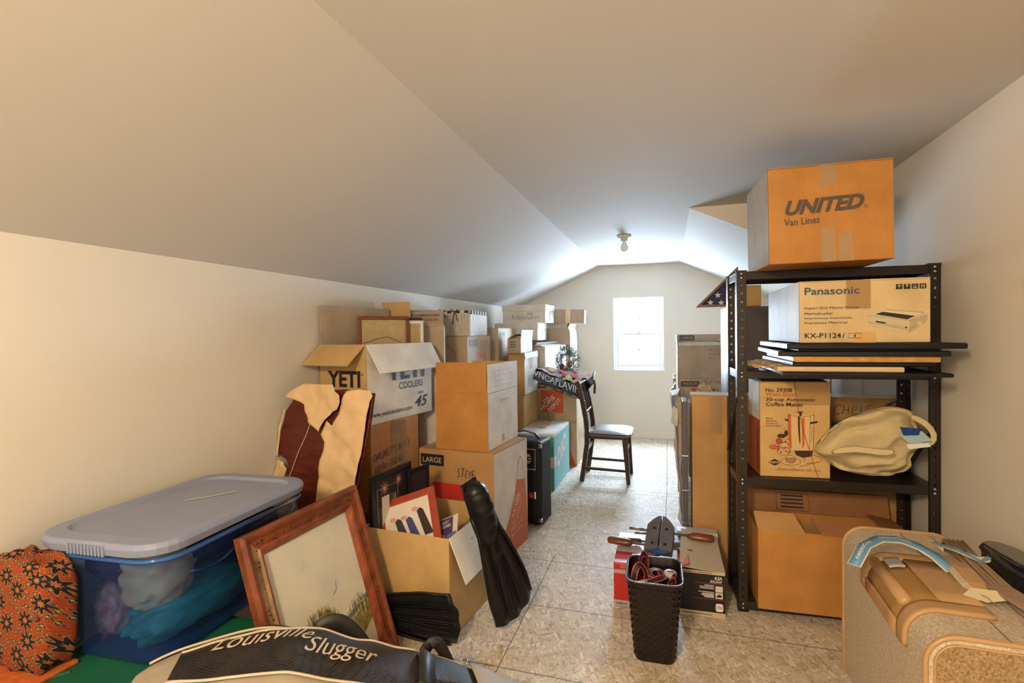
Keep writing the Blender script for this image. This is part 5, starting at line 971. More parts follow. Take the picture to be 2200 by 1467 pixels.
d_poly(F,cp([(405,1185),(475,1152),(545,1185)]),BLK,co); d_poly(F,cp([(545,1215),(475,1245),(405,1215)][::-1])[::-1],BLK,co)
BK_ = mat('illustration_ink',(.05,.015,.012),.6); kw = dict(parent=co,name='illustration_print')
urn = [(665,530),(1012,530),(1000,1020),(690,1020)]; d_poly(F,cp(urn[::-1]),mat('illustration_urn',(.66,.46,.20),.6),h=.0014,**kw)
d_poly(F,cp([(665,530),(700,530),(712,990),(690,1000)][::-1]),ORG,h=.0018,**kw); d_poly(F,cp([(845,575),(887,575),(885,940),(855,1005)][::-1]),ORG,h=.0018,**kw); d_poly(F,cp([(795,560),(822,560),(830,900),(820,950),(800,760)][::-1]),BK_,h=.0018,**kw)
d_poly(F,cp([(745,1030),(1000,1020),(985,1100),(860,1125),(770,1090)][::-1]),BK_,h=.0018,**kw)
d_poly(F,cp([(610,590),(665,600),(665,630),(620,615)][::-1]),BK_,h=.0018,**kw); d_poly(F,cp([(965,630),(1065,615),(1060,640),(965,660)][::-1]),BK_,h=.0018,**kw); d_poly(F,cp([(780,492),(870,485),(850,510),(850,545),(815,550),(810,510)][::-1]),BK_,h=.0018,**kw)
st = [[(665,530),(700,545),(840,560),(980,545),(1012,530)],[(660,520),(668,700),(690,1010)],[(1012,520),(1008,800),(1000,1030)],[(965,540),(955,1010)],[(885,1040),(885,1180)],[(980,1075),(1110,1110),(1125,1160),(1010,1190),(910,1200)],[(1010,1190),(900,1225),(815,1250)],[(985,690),(990,750),(980,800),(988,850),(980,900)]]
d_stroke(F,[cp(s_) for s_ in st],.0016,BK_,co,'illustration_lines',.002)
for cx_,cy_,rx_,ry_,m_ in ((700,1180,140,50,mat('illustration_saucer',(.62,.38,.18),.6)),(695,1150,72,52,mat('illustration_cup',(.66,.42,.22),.6)),(600,1040,95,55,mat('illustration_basket',(.58,.34,.16),.6)),(460,985,62,30,ORG),(535,905,42,42,mat('red_fruit',(.50,.05,.02),.6)),(570,830,56,28,BK_),(635,790,25,40,BK_),(600,960,70,40,mat('illustration_flowers',(.62,.44,.22),.6))):
    P_ = [c2(cx_+rx_*cos(k*pi/8),cy_-ry_*sin(k*pi/8)) for k in range(16)]; d_poly(F,P_,m_,h=.0020,**kw); d_stroke(F,[P_+[P_[0]]],.0012,BK_,co,'illustration_lines',.0024)
rnd = random.Random(3); 
for _ in range(26): x,y = rnd.uniform(520,690),rnd.uniform(850,1060); d_poly(F,[c2(x+9*cos(k*pi/3),y-9*sin(k*pi/3)) for k in range(6)],BK_ if rnd.random() < .6 else ORG,h=.0027,**kw)
d_stroke(F,[cp([(745,90),(800,470),(900,860),(1070,1400)])],.0022,mat('red_brown_string',(.25,.05,.02),.7),co,'string',.004)
d_poly(F,cp([(1235,85),(1235,400),(800,400),(755,85)]),mat('old_tape_stain',(.42,.25,.09),.5),co,'tape_stain',.0006)
d_rect(f['L'],.002,.002,.202,.418,mat('rust_side_print',(.42,.09,.03),.55),co,'rust_side_print',.0008); d_rect(f['L'],.003,.25,.20,.417,KW,co,'torn_white_label',.0012)
d_text(f['L'],'AUTOMATIC',.185,.02,.19,.030,BRN,co,.02,0,pi/2)
b = MB(); b.box((-.135,-.10,.4215),(.13,.10,.4255)); b.build('black_sheet', BLK, co)
# tote bag
TB = mat('cream_tote_cloth',(.60,.48,.26),.8,.05,6,.4,9); tg = tag(empty('tote_bag', (.79,2.52,.60)), 'slumped cream cloth tote bag beside the coffee maker carton', 'bag')
out = [(-.185,.135),(-.10,.245),(-.03,.285),(.04,.315),(.11,.325),(.165,.305),(.192,.24),(.20,.19),(.165,.13),(.145,.085),(.11,.045),(.055,.034),(-.03,.040),(-.10,.055),(-.155,.10)]
def tote(u,v):
    n = len(out); s_ = u*n; i = int(s_)%n; fr = s_-int(s_); p0,p1,p2,p3 = (Vector((*out[(i+k)%n],0)) for k in (-1,0,1,2)); q = .5*((2*p1)+(p2-p0)*fr+(2*p0-5*p1+4*p2-p3)*fr*fr+(3*p1-p0-3*p2+p3)*fr**3)
    c = Vector((.03,.165,0)); t = cos(pi*v); r_ = sin(pi*v)**.55; p = c+(q-c)*r_; y = -.125*t*(1-.25*r_)
    nz_ = noise.noise(Vector((p.x*9,p.y*9,t*2)))*.026-.045*abs(noise.noise(Vector((p.x*5+p.y*9,p.y*11-p.x*4,t))))-.02*abs(noise.noise(Vector((p.x*14,p.y*26,2+t)))); d = Vector((0,-1 if t > 0 else 1,0))
    w3 = Vector((p.x,y,p.y))+d*(nz_*1.4)*r_**.3; w3.z = max(w3.z,.0015); return w3
b = MB(); b.grid(tote,72,40); b.build('bag_cloth', TB, tg, smooth=True)
for pts in ([(.12,-.11,.305),(.17,-.125,.285),(.200,-.135,.235),(.185,-.14,.200),(.15,-.14,.205)],[(-.16,-.11,.14),(-.08,-.16,.18),(.0,-.165,.16),(.06,-.16,.17)]):
    b = MB(); b.ribbon(pts,.028,(0,-1,.3),.004); b.build('bag_handle', TB, tg, smooth=True, sub=1)
for k,(pt_,m_) in enumerate((([(.06,.25),(.13,.27),(.165,.235),(.10,.21)],mat('pale_blue_paper',(.35,.50,.55),.5)),([(.055,.285),(.12,.28),(.12,.255),(.07,.25)],mat('deep_blue_paper',(.01,.05,.22),.4)),([(.08,.215),(.15,.225),(.16,.21),(.09,.195)],WHT))):
    Fq = Face((0,-.118-.006*k,0),(1,0,0),(0,-.25,1)); d_poly(Fq,pt_,m_,tg,'paper_inside',.012,.002)
# lower box on the bottom shelf
lo, f = carton('cardboard_box', 'plain orange-brown open box on the bottom shelf with two flaps up', .660,2.575,.046,.03,.60,.27,.340, KO, flaps={'R':(-80,.10,KD),'B':(10,.10,KD),'F':(-80,.004,KO),'L':(-76,.002,KD)})
F = f['F']
MB().add([F.p(0,.342,.001),F.p(.185,.342,.001),F.p(.155,.40,-.075),F.p(-.004,.40,-.075),F.p(0,.338,.001),F.p(.185,.338,.001),F.p(.155,.396,-.075),F.p(-.004,.396,-.075)],[(0,1,2,3),(7,6,5,4),(0,4,5,1),(1,5,6,2),(2,6,7,3),(3,7,4,0)]).build('flap', KR, lo)
MB().add([F.p(.25,.342,.001),F.p(.44,.342,.001),F.p(.33,.40,-.05),F.p(.215,.40,-.05),F.p(.25,.338,.001),F.p(.44,.338,.001),F.p(.33,.396,-.05),F.p(.215,.396,-.05)],[(0,1,2,3),(7,6,5,4),(0,4,5,1),(1,5,6,2),(2,6,7,3),(3,7,4,0)]).build('flap', KD, lo)
Bq = Face((-.30,.13,.345),(1,0,0),(0,.276,.961)); d_stroke(Bq,[[(.13,.008),(.13,.085),(.27,.085),(.27,.008),(.13,.008)]],.0022,BLK,lo,'stamp_border_print',.006)
for k in range(4): d_rect(Bq,.15,.070-.017*k,.245,.078-.017*k,BLK,lo,'stamp_print',.006)
MB().box((-.285,-.12,.29),(.285,.12,.30)).build('packed_sheet', KY, lo)
# big flat furniture carton standing behind the shelving
fb2, f = carton('flat_carton', 'large flat furniture carton standing behind the shelving unit, hand lettered CHRIS', .583,2.868,0,.0315,.945,.125,.925, card('flat_carton_card',(.46,.255,.095),.6), tape='')
F = f['F']; d_hand(F,'CHRIS',.64,.845,.045,BRN,fb2,.003,seed=21,sx=.9); d_hand(F,'BOOKS',.60,.775,.045,BRN,fb2,.003,seed=22,sx=.9); d_rect(F,.055+.03,.73,.145,.924,TAPEB,fb2,'tape'); d_rect(F,.72,.86,.77,.924,TAPE,fb2,'tape'); d_rect(F,.60,.62,.70,.74,mat('faded_red_label',(.45,.10,.04),.6),fb2,'red_label')
b = MB(); b.box((-.474,-.064,.9255),(.474,.064,.9275)); b.build('tape', mat('pale_tape',(.58,.54,.47),.4), fb2)
# folded cartons and panel leaning at its end
dp = tag(Bx('grey_board', (.065,2.82,0),(.092,3.02,.885), mat('dark_grey_panel',(.10,.09,.10),.5), bevel=.004), 'dark grey folded panel standing against the end of the flat carton', 'panel')
for z in (.25,.42,.60): Bx('metal_clip', (.062,2.818,z),(.094,2.822,z+.006), CHR, dp)
def leaning(label, x0,x1,y0,y1,z0,z1,lean,m,wave=.012,seed=0,pr=None):
    r = tag(empty('folded_carton', (x0,y0,0)), label, 'flattened box')
    def fn(u,v): z = z0+(z1-z0)*v; y = u*(y1-y0); x = (x1-x0)*u+lean*(1-v)+wave*noise.noise(Vector((u*3+seed,v*5,seed)))-.0; return Vector((x,y,z))
    b = MB(); b.grid(fn,14,20); b.build('folded_sheet', m, r, smooth=True, solid=.006)
    return r, fn
l1, fn = leaning('flattened carton leaning between the flat carton and the boxes at the back, nearest', .045,.06,3.02,3.5,0,.90,.045,KG,.02,1)
l2, fn = leaning('flattened white and orange carton leaning behind the nearest flattened one', .02,.045,3.52,4.2,0,.86,.05,KW,.035,5)
for (u0,u1,v0,v1) in ((.1,.9,.45,.62),): 
    b = MB(); b.grid(lambda a,c: fn(u0+(u1-u0)*a,v0+(v1-v0)*c*(1-.5*a))+Vector((-.005,0,0)),10,8); b.build('orange_print', ORG, l2, smooth=True)
l3, fn = leaning('flattened pale carton with a 7 mark leaning beside the stacked boxes at the back', .035,.055,4.22,4.85,0,.88,.03,KP,.02,9)
F = Face((.052,3.018,.74),(1,0,0),(0,0,1))
b = MB(); b.add([(0,0,.90),(-.03,-.02,.893),(-.035,.16,.90),(.02,.20,.91)],[(0,1,2,3)]); b.build('torn_flap', KW, l1, solid=.004)
b = MB(); b.add([(0.0,.1,.70),(-.035,.12,.72),(-.02,.25,.80),(.01,.2,.78)],[(0,1,2,3)]); b.build('torn_flap', KW, l1, solid=.004)
Bx('folded_flap', (.005,-.003,.55),(.045,0,.885), KG, l1); G7 = Face((.006,-.0035,.74),(1,0,0),(0,0,1)); d_stroke(G7,[[(.0,.0),(.036,.0),(.036,.055),(.0,.055),(0,0)]],.002,BLK,l1,'number_border'); d_text(G7,'7',.012,.012,.014,.028,BLK,l1,.04)
# far right stack
hd_medium('medium moving box on the floor at the back right, under two other boxes', .3066,5.1926,0,0,w=.46,group=None,lab='F',logo='F',tape='')
r_, f = hd_medium('medium moving box lettered DOLL, under the LARGE box at the back right', .3066,5.1926,.4115,0,w=.46,group=None,lab='F',logo=None,tape='')
d_rect(f['F'],.12,.14,.32,.32,ORG,r_,'store_logo'); d_hand(f['F'],'HEAT DOLL',.22,.365,.03,PEN,r_,.0025,seed=31,sx=.8); d_hand(f['F'],'CAI DOLLS',.30,.30,.03,PEN,r_,.0025,seed=32,sx=.8)
la, f = carton('moving_box', 'LARGE moving box with a folded flap, topmost at the back right', .3066,5.1926,.8225,.0,.46,.46,.295, KG, flaps={'F':(-62,.06,KG),'B':(0,.10,KG),'L':(2,.095,KW),'R':(-60,.09,KG)})
G_ = Face((-.23,.224,.296),(1,0,0),(0,0,1)); size_label(G_,'LARGE',.03,.042,.14,.05,la,DGR)
F = f['F']
for k in range(3): d_hand(F,('WILLS','DESK BASKET','MISC')[k],.27,.245-.035*k,.02,DGR,la,.002,seed=40+k,sx=.8)
Ff = Face((-.23,-.23,.297),(1,0,0),(0,sin(radians(62)),cos(radians(62)))); d_hand(Ff,'OFFICE ITEMS',.12,.015,.026,DGR,la,.002,seed=44)
b = MB(); b.grid(lump((.0,0,.035),(.06,.045,.055),6,.7,fq=3.5),24,16); tag(b.build('crumpled_paper', PAP, smooth=True),'crumpled tan packing paper wedged between the back right boxes','paper').location = (.31,4.93,.0)
bpy.data.objects['crumpled_paper'].location = (.30,4.86,.68); 
sp_ = carton('cardboard_box','small box between the flattened cartons and the back right stack, topped with crumpled paper',.33,4.80,0,0,.34,.26,.64,KP)
# steel cabinet, brown box and flag case
GC_ = mat('grey_steel_cabinet',(.16,.135,.135),.45,.04,3,metal=.1); cb = tag(empty('storage_cabinet', (.645,3.82,0)), 'grey steel storage cabinet behind the shelving unit', 'cabinet')
Bx('cabinet_body', (-.283,-.18,0),(.283,.19,1.405), GC_, cb, .004)
for s_ in (-1,1):
    dr = Bx('cabinet_door', (min(.002*s_,.275*s_),-.192,.06),(max(.002*s_,.275*s_),-.181,1.385), GC_, cb, .003); Bx('door_handle', (.018*s_-.006,-.205,.70),(.018*s_+.006,-.192,.80), CHR, dr, .002)
carton('cardboard_box','small brown box on the grey cabinet beside the folded flag',.505,3.70,1.406,0,.135,.12,.135,KY,tape='')
fl = tag(empty('flag_case', (.174,3.585,1.4065)), 'triangular wooden flag case with a folded starred flag on the grey cabinet', 'flag case')
OAK = mat('flag_case_wood',(.16,.10,.05),.4,.2,30); LT = .255; M = Matrix(((1,0,0,0),(0,0,1,0),(0,1,0,0),(0,0,0,1)))
for p in ([(0,0),(LT,0),(LT-.014,.014),(.034,.014)],[(LT,0),(LT,LT),(LT-.014,LT-.034),(LT-.014,.014)],[(LT,LT),(0,0),(.034,.014),(LT-.014,LT-.034)]): MB().prism(p,.07,M).build('case_side', OAK, fl)
FG = mat('flag_navy',(.045,.042,.13),.85,.15,20,.3,60); MB().prism([(.034,.014),(LT-.014,.014),(LT-.014,LT-.034)],.03,Matrix.Translation((0,.02,0))@M).build('folded_flag', FG, fl)
def star(u,v,s_): return [(u+s_*(1 if k%2 == 0 else .4)*sin(k*pi/5), v+s_*(1 if k%2 == 0 else .4)*cos(k*pi/5)) for k in range(10)][::-1]
Fg = Face((0,.0195,0),(1,0,0),(0,0,1))
for u,v in ((.135,.075),(.205,.115),(.09,.028),(.155,.025),(.215,.06)): d_poly(Fg,star(u,v,.022),WHT,fl,'white_star',.001)
# ------------------------------------------------------------------ tool boxes, clamps and the waste basket on the floor
rb, f = carton('tool_box_carton','red and grey tool carton on the floor under the clamps',-.150,2.56,0,.01,.20,.36,.2,mat('glossy_red_card',(.50,.025,.02),.35,.06,10),tape='',cat='box'); F = f['F']
d_rect(F,.002,.002,.198,.028,mat('grey_band',(.42,.40,.38),.5),rb); d_text(F,'2286-01',.01,.009,.05,.010,BLK,rb,.02); d_rect(F,.002,.150,.198,.168,mat('silver_band',(.42,.36,.33),.4),rb); d_rect(F,.03,.175,.12,.195,mat('pale_red_band',(.55,.12,.10),.4),rb)
d_rect(f['T'],.002,.12,.198,.358,mat('grey_top_print',(.48,.45,.46),.4),rb)
kb2, f = carton('tool_box_carton','black jigsaw carton with an open top flap beside the waste basket',.130,2.565,0,.015,.19+.0,.35,.2,mat('glossy_black_card',(.014,.012,.013),.3),flaps={'F':(-50,.0,KG),'R':(0,.002,RED),'L':(-60,.05,RED),'B':(-80,.004,KG)},cat='box'); F = f['F']; wq = .19
d_rect(F,.0,.0,wq,.022,mat('tan_band',(.55,.45,.30),.5),kb2); d_text(F,'RIP REMOVABLE PARA CARTUCHO DE 7 PG',.01,.007,.125,.008,BLK,kb2,.02); d_rect(F,.0,.187,wq,.2,mat('tan_band',(.55,.45,.30),.5),kb2); d_text(F,'RIP REMOVABLE PARA CARTUCHO DE 7 PG',.01,.190,.125,.006,BLK,kb2,.02)
d_text(F,'4.2A',.145,.167,.032,.014,WHT,kb2,.04,.2); d_text(F,'SKILSAW',.128,.152,.050,.012,WHT,kb2,.04,.3)
for v in (.146,.078): d_rect(F,.06,v,wq,v+.002,mat('crimson_line',(.40,.03,.06),.5),kb2)
for v in (.117,.088): d_rect(F,.150,v-.004,.180,v+.022,mat('pale_thumbnail',(.62,.58,.46),.5),kb2)
d_poly(F,[(.154,.096),(.165,.104),(.177,.100),(.174,.092),(.156,.090)],BLK,kb2,h=.002)
for k,(v,u) in enumerate(((.138,.105),(.131,.085),(.124,.085),(.108,.080),(.101,.095),(.096,.090),(.091,.098),(.086,.105))): d_rect(F,u,v,.144,v+.003,WHT,kb2,'small_print')
d_poly(F,[(.166+.016*math.copysign(abs(cos(k*pi/8))**.5,cos(k*pi/8)),.045+.018*math.copysign(abs(sin(k*pi/8))**.5,sin(k*pi/8))) for k in range(16)],WHT,kb2,'badge_print'); d_text(F,'3 YEAR',.152,.040,.028,.012,RED,kb2,.03)
MB().add([(-.094,-.172,.212),(.095,-.176,.201),(.085,.12,.255),(-.075,.12,.272),(-.094,-.172,.208),(.095,-.176,.198),(.085,.12,.252),(-.075,.12,.269)],[(0,1,2,3),(7,6,5,4),(0,4,5,1),(1,5,6,2),(2,6,7,3),(3,7,4,0)]).build('flap', mat('grey_board',(.46,.40,.32),.6), kb2)
MB().box((-.094,.11,.20),(.094,.172,.262)).build('packed_insert', mat('grey_top_print',(.48,.45,.46),.4), kb2)
JW = mat('grey_clamp_jaw',(.13,.125,.14),.45,.15,20,metal=.2); HW = mat('brown_handle_wood',(.14,.038,.014),.38,.3,30,coat=.25); STL = mat('dull_steel',(.22,.20,.19),.4,metal=.7)
def clamp(label, loc, rz, tilt):
    r = tag(empty('hand_clamp', loc, rot=(tilt,0,rz)), label, 'clamp', 'hand screw clamps on the tool cartons')
    for sx in (-1,1):
        P_ = [(.002,-.070),(.044,-.070),(.044,.035),(.028,.060),(.012,.078),(.002,.080)]; P_ = [(sx*a,c) for a,c in P_]
        if sx < 0: P_ = P_[::-1]
        j = MB().prism(P_,.036).build('jaw', JW, r, bevel=.002)
        for yy in (-.045,.02): MB().lathe([(.0055,0),(.0055,.001)],(sx*.020,yy,.036),12).build('jaw_pin', BLK, j)
    for yy,s_ in ((-.045,-1),(.018,1)):
        b = MB(); b.tube([(-.09*1,yy,.018),(.09,yy,.018)],.0045,8); b.tube([(x*.003-.03*s_-.05*s_,yy,.018) for x in (-8,8)],.0052,8); sc = b.build('screw', STL, r, smooth=True)
        b = MB(); h0 = s_*.085; b.tube([(h0,yy,.018),(h0+s_*.008,yy,.018),(h0+s_*.02,yy,.018),(h0+s_*.05,yy,.018),(h0+s_*.078,yy,.018),(h0+s_*.083,yy,.018)],[.008,.012,.0135,.0145,.013,.006],12); b.build('clamp_handle', HW, r, smooth=True)
    r.scale = (1.45,1.45,1.1); return r
clamp('hand screw clamp with brown handles lying uppermost, pointing away', (-.045,2.60,.240), -.10, .45)
clamp('hand screw clamp underneath the other, across the two tool cartons', (-.02,2.68,.2035), .12, .05)
b = MB(); b.grid(lump((0,0,0),(.05,.03,.012),3,.4),24,12); o = tag(b.build('blue_cloth', mat('blue_rag',(.03,.07,.30),.8,.4,50), smooth=True),'small blue rag tucked under the clamps','cloth'); o.location = (-.05,2.50,.222)
# waste basket with a woven wall, holding straps
WB = mat('dark_brown_plastic',(.011,.005,.004),.36,.15,20,spec=.35); wbk = tag(empty('waste_basket', (-.060,2.082,0), .02), 'dark brown woven-look plastic waste basket full of ratchet straps', 'waste basket')
rings = [(rrect(.145,.165,.03),.0),(rrect(.150,.170,.032),.008),(rrect(.192,.222,.038),.290),(rrect(.205,.236,.042),.296),(rrect(.208,.239,.043),.317),(rrect(.198,.229,.040),.318),(rrect(.186,.216,.036),.290),(rrect(.148,.168,.03),.02)]
loft(rings,False).build('basket_wall', WB, wbk, smooth=False); d_poly(Face((0,0,.012),(1,0,0),(0,1,0)),rrect(.150,.170,.032),WB,wbk,'basket_floor',0)
RMc = rrect(.209,.240,.043,8); b = MB(); b.tube([(x,y,.3165) for x,y in RMc+[RMc[0]]],.0035,6); b.build('rim', mat('rim_plastic',(.05,.045,.05),.25), wbk, smooth=True)
b = MB()
for row in range(21):
    z = .018+row*.013; t = (z-.008)/.282; w2 = (.150+(.192-.150)*t)/2; d2 = (.170+(.222-.170)*t)/2
    for face in range(4):
        half = (w2 if face%2 == 0 else d2)-.024; n = 4 if face%2 == 0 else 5
        for k in range(n+1):
            c = -half+(k+(.5 if row%2 else 0))*2*half/n; l = half/n*.62
            if c-l < -half-.012 or c+l > half+.012: continue
            if face == 0: b.box((c-l,-d2-.0022,z),(c+l,-d2+.004,z+.009))
            elif face == 1: b.box((w2-.004,c-l,z),(w2+.0022,c+l,z+.009))
            elif face == 2: b.box((c-l,d2-.004,z),(c+l,d2+.0022,z+.009))
            else: b.box((-w2-.0022,c-l,z),(-w2+.004,c+l,z+.009))
tag(b.build('woven_pattern', WB, wbk, bevel=.0012, segs=1), kind='stuff')
BW = mat('black_strap_webbing',(.018,.015,.018),.55,.2,60); RW2 = mat('red_strap_edge',(.60,.05,.045),.5)
def strap(label, pts, nrm, wd_=.026):
    r = tag(empty('ratchet_strap', (-.06,2.08,0)), label, 'strap', 'ratchet straps in the waste basket')
    # smooth the path
    P_ = [Vector(p) for p in pts]; Q = []
    for i in range(len(P_)-1):
        p0,p1,p2,p3 = P_[max(0,i-1)],P_[i],P_[i+1],P_[min(len(P_)-1,i+2)]
        for k in range(6): t = k/6; Q.append(.5*((2*p1)+(p2-p0)*t+(2*p0-5*p1+4*p2-p3)*t*t+(3*p1-p0-3*p2+p3)*t**3))
    Q.append(P_[-1]); n_ = Vector(nrm).normalized()
    b = MB(); b.ribbon(Q,wd_,tuple(n_),.0022); b.build('webbing', BW, r, smooth=False)
    for s_ in (-1,1):
        pts2 = []
        for i,p in enumerate(Q):
            d = (Q[min(i+1,len(Q)-1)]-Q[max(i-1,0)]).normalized(); sdv = d.cross(n_); sdv = sdv.normalized() if sdv.length > 1e-5 else Vector((1,0,0)); pts2.append(p+sdv*s_*wd_*.40)
        b = MB(); b.ribbon(pts2,wd_*.14,tuple(n_),.0034); b.build('red_stripe', RW2, r)
    return r
strap('strap looping up over the back left corner of the waste basket rim', [(-.05,.04,.20),(-.06,.07,.29),(-.045,.075,.345),(-.025,.06,.335),(-.03,.03,.29),(-.05,.02,.24)], (1,.4,.2))
strap('strap standing in a loop at the left of the basket', [(-.08,-.02,.20),(-.075,.0,.295),(-.055,.02,.325),(-.03,.0,.30),(-.03,-.04,.26)], (.3,1,.3))
s3 = strap('strap lying across the middle of the basket with white lettering', [(-.08,-.07,.255),(-.05,-.06,.285),(-.01,-.045,.292),(.03,-.02,.300),(.04,.01,.29),(.02,.03,.28)], (0,-.5,1))
strap('strap folded upright at the front right of the basket', [(.045,-.085,.22),(.050,-.080,.29),(.060,-.06,.305),(.070,-.065,.29),(.072,-.085,.22)], (1,-.2,0))
strap('second strap folded upright at the right of the basket', [(.06,-.02,.22),(.065,-.03,.305),(.078,-.03,.312),(.084,-.05,.24)], (1,-.2,0))
strap('coiled strap in the centre of the basket', [(.02,0,.27),(.03,.02,.30),(.0,.035,.305),(-.02,.01,.30),(.0,-.015,.295),(.025,-.005,.30),(.02,.02,.31)], (0,0,1),.022)
strap('strap curled at the front left corner of the basket', [(-.085,-.05,.22),(-.080,-.04,.275),(-.06,-.055,.285),(-.055,-.085,.27),(-.075,-.09,.25)], (.2,0,1))
Fs = Face((-.058,-.071,.2835),(.93,.35,.10),(-.3,.8,.5)); d_text(Fs,'HUSKY',.0,.004,.040,.010,WHT,s3,.03,name='strap_lettering',h=.006)
rt = tag(empty('tape_measure', (.0,2.11,.285)), 'round pale tape measure among the straps in the waste basket', 'tape measure'); MB().lathe([(.024,0),(.026,.004),(.026,.016),(.022,.020)],(0,0,0),24).build('casing', mat('pale_plastic',(.45,.45,.38),.3), rt, smooth=True); MB().box((-.012,-.002,.020),(.012,.002,.023)).build('crank', BLK, rt)
b = MB(); b.grid(lump((0,0,0),(.075,.09,.10),11,.25,ex=.8),30,20); o = tag(b.build('strap_bundle', mat('bundle_black',(.015,.013,.015),.7,.4,40), smooth=True),'dark bundle of webbing filling the lower part of the waste basket','strap'); o.location = (-.058,2.082,.150); o.scale = (.85,.85,1)
# ------------------------------------------------------------------ suitcase, cords and black bag at the right
TW = mat('tweed_fabric',(.42,.33,.24),.85,0,150,.5,220,col2=(.66,.55,.42)); TNP = mat('tan_vinyl',(.44,.26,.115),.38,.06,12,coat=.15); sc_ = tag(empty('suitcase', (.738,1.735,0), -.045), 'beige tweed suitcase with tan piping standing upright in the right foreground', 'suitcase')
SWd, SD, SHt = .322,.70,.55
def ssec(w_,h_,r_,n=8): return [(sx*(w_/2-r_)+r_*cos(a0+pi/2*k/n), h_/2+sz*(h_/2-r_)+r_*sin(a0+pi/2*k/n)) for sx,sz,a0 in ((1,1,0),(-1,1,pi/2),(-1,-1,pi),(1,-1,1.5*pi)) for k in range(n+1)]
def yring(w_,h_,r_,y,dz=0): return [(x,y,z+dz) for x,z in ssec(w_,h_,r_)]
b = MB(); rr_ = [(SWd-.03,SHt-.03,.055,-SD/2,.015),(SWd,SHt,.065,-SD/2+.004,0),(SWd,SHt,.065,-SD/2+.03,0),(SWd,SHt,.065,SD/2-.03,0),(SWd,SHt,.065,SD/2-.004,0),(SWd-.03,SHt-.03,.055,SD/2,.015)]
R_ = [yring(*q) for q in rr_]; n = len(R_[0]); fs = []
for i in range(len(R_)-1):
    for k in range(n): fs.append((i*n+k,i*n+(k+1)%n,(i+1)*n+(k+1)%n,(i+1)*n+k))
fs += [tuple(range(n))[::-1],tuple((len(R_)-1)*n+k for k in range(n))]; b.add([v for q in R_ for v in q],fs).build('case_shell', TW, sc_, smooth=False)
for y in (-SD/2+.004,SD/2-.004):
    q = yring(SWd+.004,SHt+.004,.067,y,-.002); b = MB(); b.tube(q+[q[0]],.006,8); b.build('piping', TNP, sc_, smooth=True)
q = yring(SWd-.028,SHt-.028,.05,-SD/2-.001,.014); b = MB(); b.tube(q+[q[0]],.003,6); b.build('welt', TNP, sc_, smooth=True)
d_poly(Face((-SWd/2,-SD/2,0),(1,0,0),(0,0,1)),[(x+SWd/2,z) for x,z in ssec(SWd-.032,SHt-.032,.048)] and [(v_[0]+SWd/2,v_[2]) for v_ in yring(SWd-.032,SHt-.032,.048,0,.016)],mat('brown_tweed',(.20,.12,.055),.9,0,160,.5,200,col2=(.42,.29,.15)),sc_,'end_panel',.0015)
# telescopic handle recess wrapped over the top left edge
def top(x,y,h=0): return Vector((x,y,SHt+h))
def rec(u,v,h=0):   # u across from the left side over the rounded edge to the top, v along y
    L1 = .10; r_ = .065; s_ = u; x0 = -SWd/2
    if s_ < .03: p = Vector((x0-h,0,SHt-r_-(.03-s_)))
    elif s_ < .03+r_*pi/2: a = (s_-.03)/r_; p = Vector((x0+r_-(r_+h)*cos(a),0,SHt-r_+(r_+h)*sin(a)))
    else: p = Vector((x0+r_+(s_-.03-r_*pi/2),0,SHt+h))
    p.y = v; return p
def recpatch(u0,u1,v0,v1,h,name,m,th=.004,par=None):
    b = MB(); b.grid(lambda a,c: rec(u0+(u1-u0)*a, v0+(v1-v0)*c, h), 16, 4); return b.build(name, m, par or sc_, smooth=True, solid=th)
ry0, ry1 = -.235,.115
hf = recpatch(.0,.245,ry0,ry0+.05,.004,'handle_frame',TNP,.012); recpatch(.0,.245,ry1-.04,ry1,.004,'frame_end',TNP,.012,hf); recpatch(.0,.035,ry0+.05,ry1-.04,.004,'frame_side',TNP,.012,hf); recpatch(.155,.245,ry0+.05,ry1-.04,.004,'frame_side',TNP,.012,hf)
recpatch(.035,.158,ry0+.05,ry1-.04,.0015,'recess_floor',mat('recess_ochre',(.34,.19,.06),.5),.002,hf)
b = MB(); b.tube([rec(.085,ry0+.055,.010),rec(.085,ry1-.045,.010)],.016,12); b.build('pull_bar', TNP, hf, smooth=True); recpatch(.105,.14,ry1-.11,ry1-.05,.012,'release_button',mat('silver_button',(.45,.45,.46),.3,metal=.5),.006,hf)
# carry grip
b = MB(); gp = [(.03,.13,.004),(.04,.09,.018),(.045,.0,.026),(.045,-.07,.018),(.045,-.11,.004)]; b.ribbon([top(x,y,h) for x,y,h in gp],[.030,.042,.044,.042,.030],(0,0,1),.010); b.build('carry_grip', TNP, sc_, bevel=.003)
b = MB(); b.ribbon([top(x-.022,y,h-.004) for x,y,h in gp],[.016,.024,.026,.024,.016],(-.4,0,1),.010); b.build('grip_side', TW, sc_)
for x_ in (.0,.085):
    b = MB(); b.tube([top(x_,-SD/2+.02,.0005),top(x_,SD/2-.02,.0005)],.0012,5); b.build('seam', mat('seam_brown',(.14,.10,.06),.8), sc_)
BT = mat('blue_tag',(.10,.25,.42),.45); CT = mat('cream_tag_edge',(.62,.55,.42),.6)
tg_ = [(-.245,-.11,.045),(-.20,-.035,.075),(-.15,.02,.080),(-.09,.06,.070),(-.04,.065,.055),(.0,.055,.035),(.02,.0,.018)]
for w2,m_,o_,nm in ((.034,CT,0,'luggage_tag'),(.028,BT,.002,'tag_print')):
    b = MB(); b.ribbon([top(x,y,h+o_) for x,y,h in tg_],w2,(-.15,-.35,1),.0015); o = b.build(nm, m_, sc_, smooth=True)
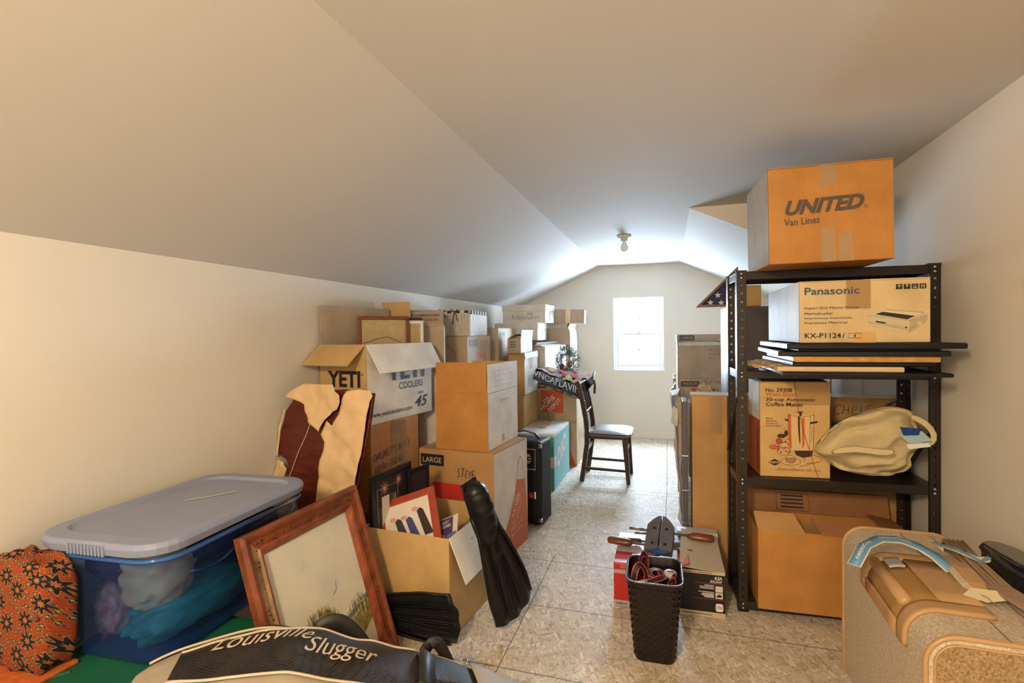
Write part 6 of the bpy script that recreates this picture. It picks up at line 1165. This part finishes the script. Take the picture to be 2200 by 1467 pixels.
def tag_at(a, v):
    s_ = max(0,min(.999,a))*(len(tg_)-1); i = int(s_); q = Vector(tg_[i]).lerp(Vector(tg_[i+1]),s_-i); d = (Vector(tg_[i+1])-Vector(tg_[i])).normalized(); sdv = d.cross(Vector((-.15,-.35,1))).normalized(); nn = sdv.cross(d)
    return top(q.x,q.y,q.z)-sdv*v+nn*.0045
d_text(None,'AMERICAN',.04,-.004,.20,.009,WHT,sc_,.01,name='tag_lettering',fn=tag_at); d_text(None,'INTERNATIONAL',.34,-.002,.28,.008,WHT,sc_,.01,name='tag_lettering',fn=tag_at)
tg2 = [(.06,.13,.01),(.03,.15,.04),(.07,.10,.045),(.11,.06,.03),(.14,.085,.035)]
b = MB(); b.ribbon([top(*q) for q in tg2],.035,(.2,-.2,1),.0015); b.build('luggage_tag', CT, sc_, sub=1); b = MB(); b.ribbon([top(q[0],q[1],q[2]+.002) for q in tg2[1:]],.012,(.2,-.2,1),.0015); b.build('tag_print', BT, sc_)
b = MB(); b.add([top(-.01,-.135,.012),top(.03,-.16,.010),top(.075,-.145,.014),(.07,-.115,SHt+.024),top(.02,-.105,.02)],[(0,1,2,3,4)]); b.build('paper_tag', mat('cream_paper_tag',(.68,.58,.38),.6), sc_, solid=.001); b = MB(); b.tube([top(.02,-.10,.012),top(.035,-.15,.018),top(.05,-.175,.004)],.0012,5); b.build('tag_string', mat('tag_string_grey',(.2,.17,.14),.7), sc_)
cdm = mat('tan_cord',(.30,.20,.13),.6,.15,20)
for k in range(5):
    b = MB(); o_ = k*.012; b.tube([(.845+o_*.6,2.02-.01*k,.50),(.835+o_,1.96,.575),(.812+o_,1.80,.572+.006*(k%2)),(.80+o_,1.65,.569),(.815+o_,1.53,.571),(.83+o_,1.40,.568),(.85+o_,1.25,.566)],.0055,8)
    tag(b.build('power_cord', cdm, smooth=True),('tan cord nearest the carry grip on the suitcase top','second tan cord from the grip on the suitcase top','middle tan cord of the five on the suitcase top','fourth tan cord from the grip on the suitcase top','tan cord farthest from the grip, beside the glossy black bag')[k],'cord','tan cords over the suitcase')
bb3 = tag(empty('black_bag', (.992,1.87,0)), 'glossy black bag standing between the suitcase and the right wall', 'bag')
def bbg(u,v): a = 2*pi*u; t = v; r_ = 1-.35*max(0,t-.75)*4*.5; return Vector((.062*cos(a)*r_+.004*noise.noise(Vector((a*2,t*9,0)))*3, .20*math.copysign(abs(sin(a))**.7,sin(a))*r_, .005+.555*t))
b = MB(); b.grid(bbg,40,24); b.add([bbg(k/40,1) for k in range(40)],[tuple(range(40))]); b.build('bag_body', mat('glossy_black_vinyl',(.012,.012,.018),.18,0,5,.5,14,coat=.6), bb3, smooth=True)
b = MB(); b.tube([bbg(k/40,.97)+Vector((0,0,.004)) for k in range(41)],.006,6); b.build('bag_edging', BST, bb3, smooth=True)
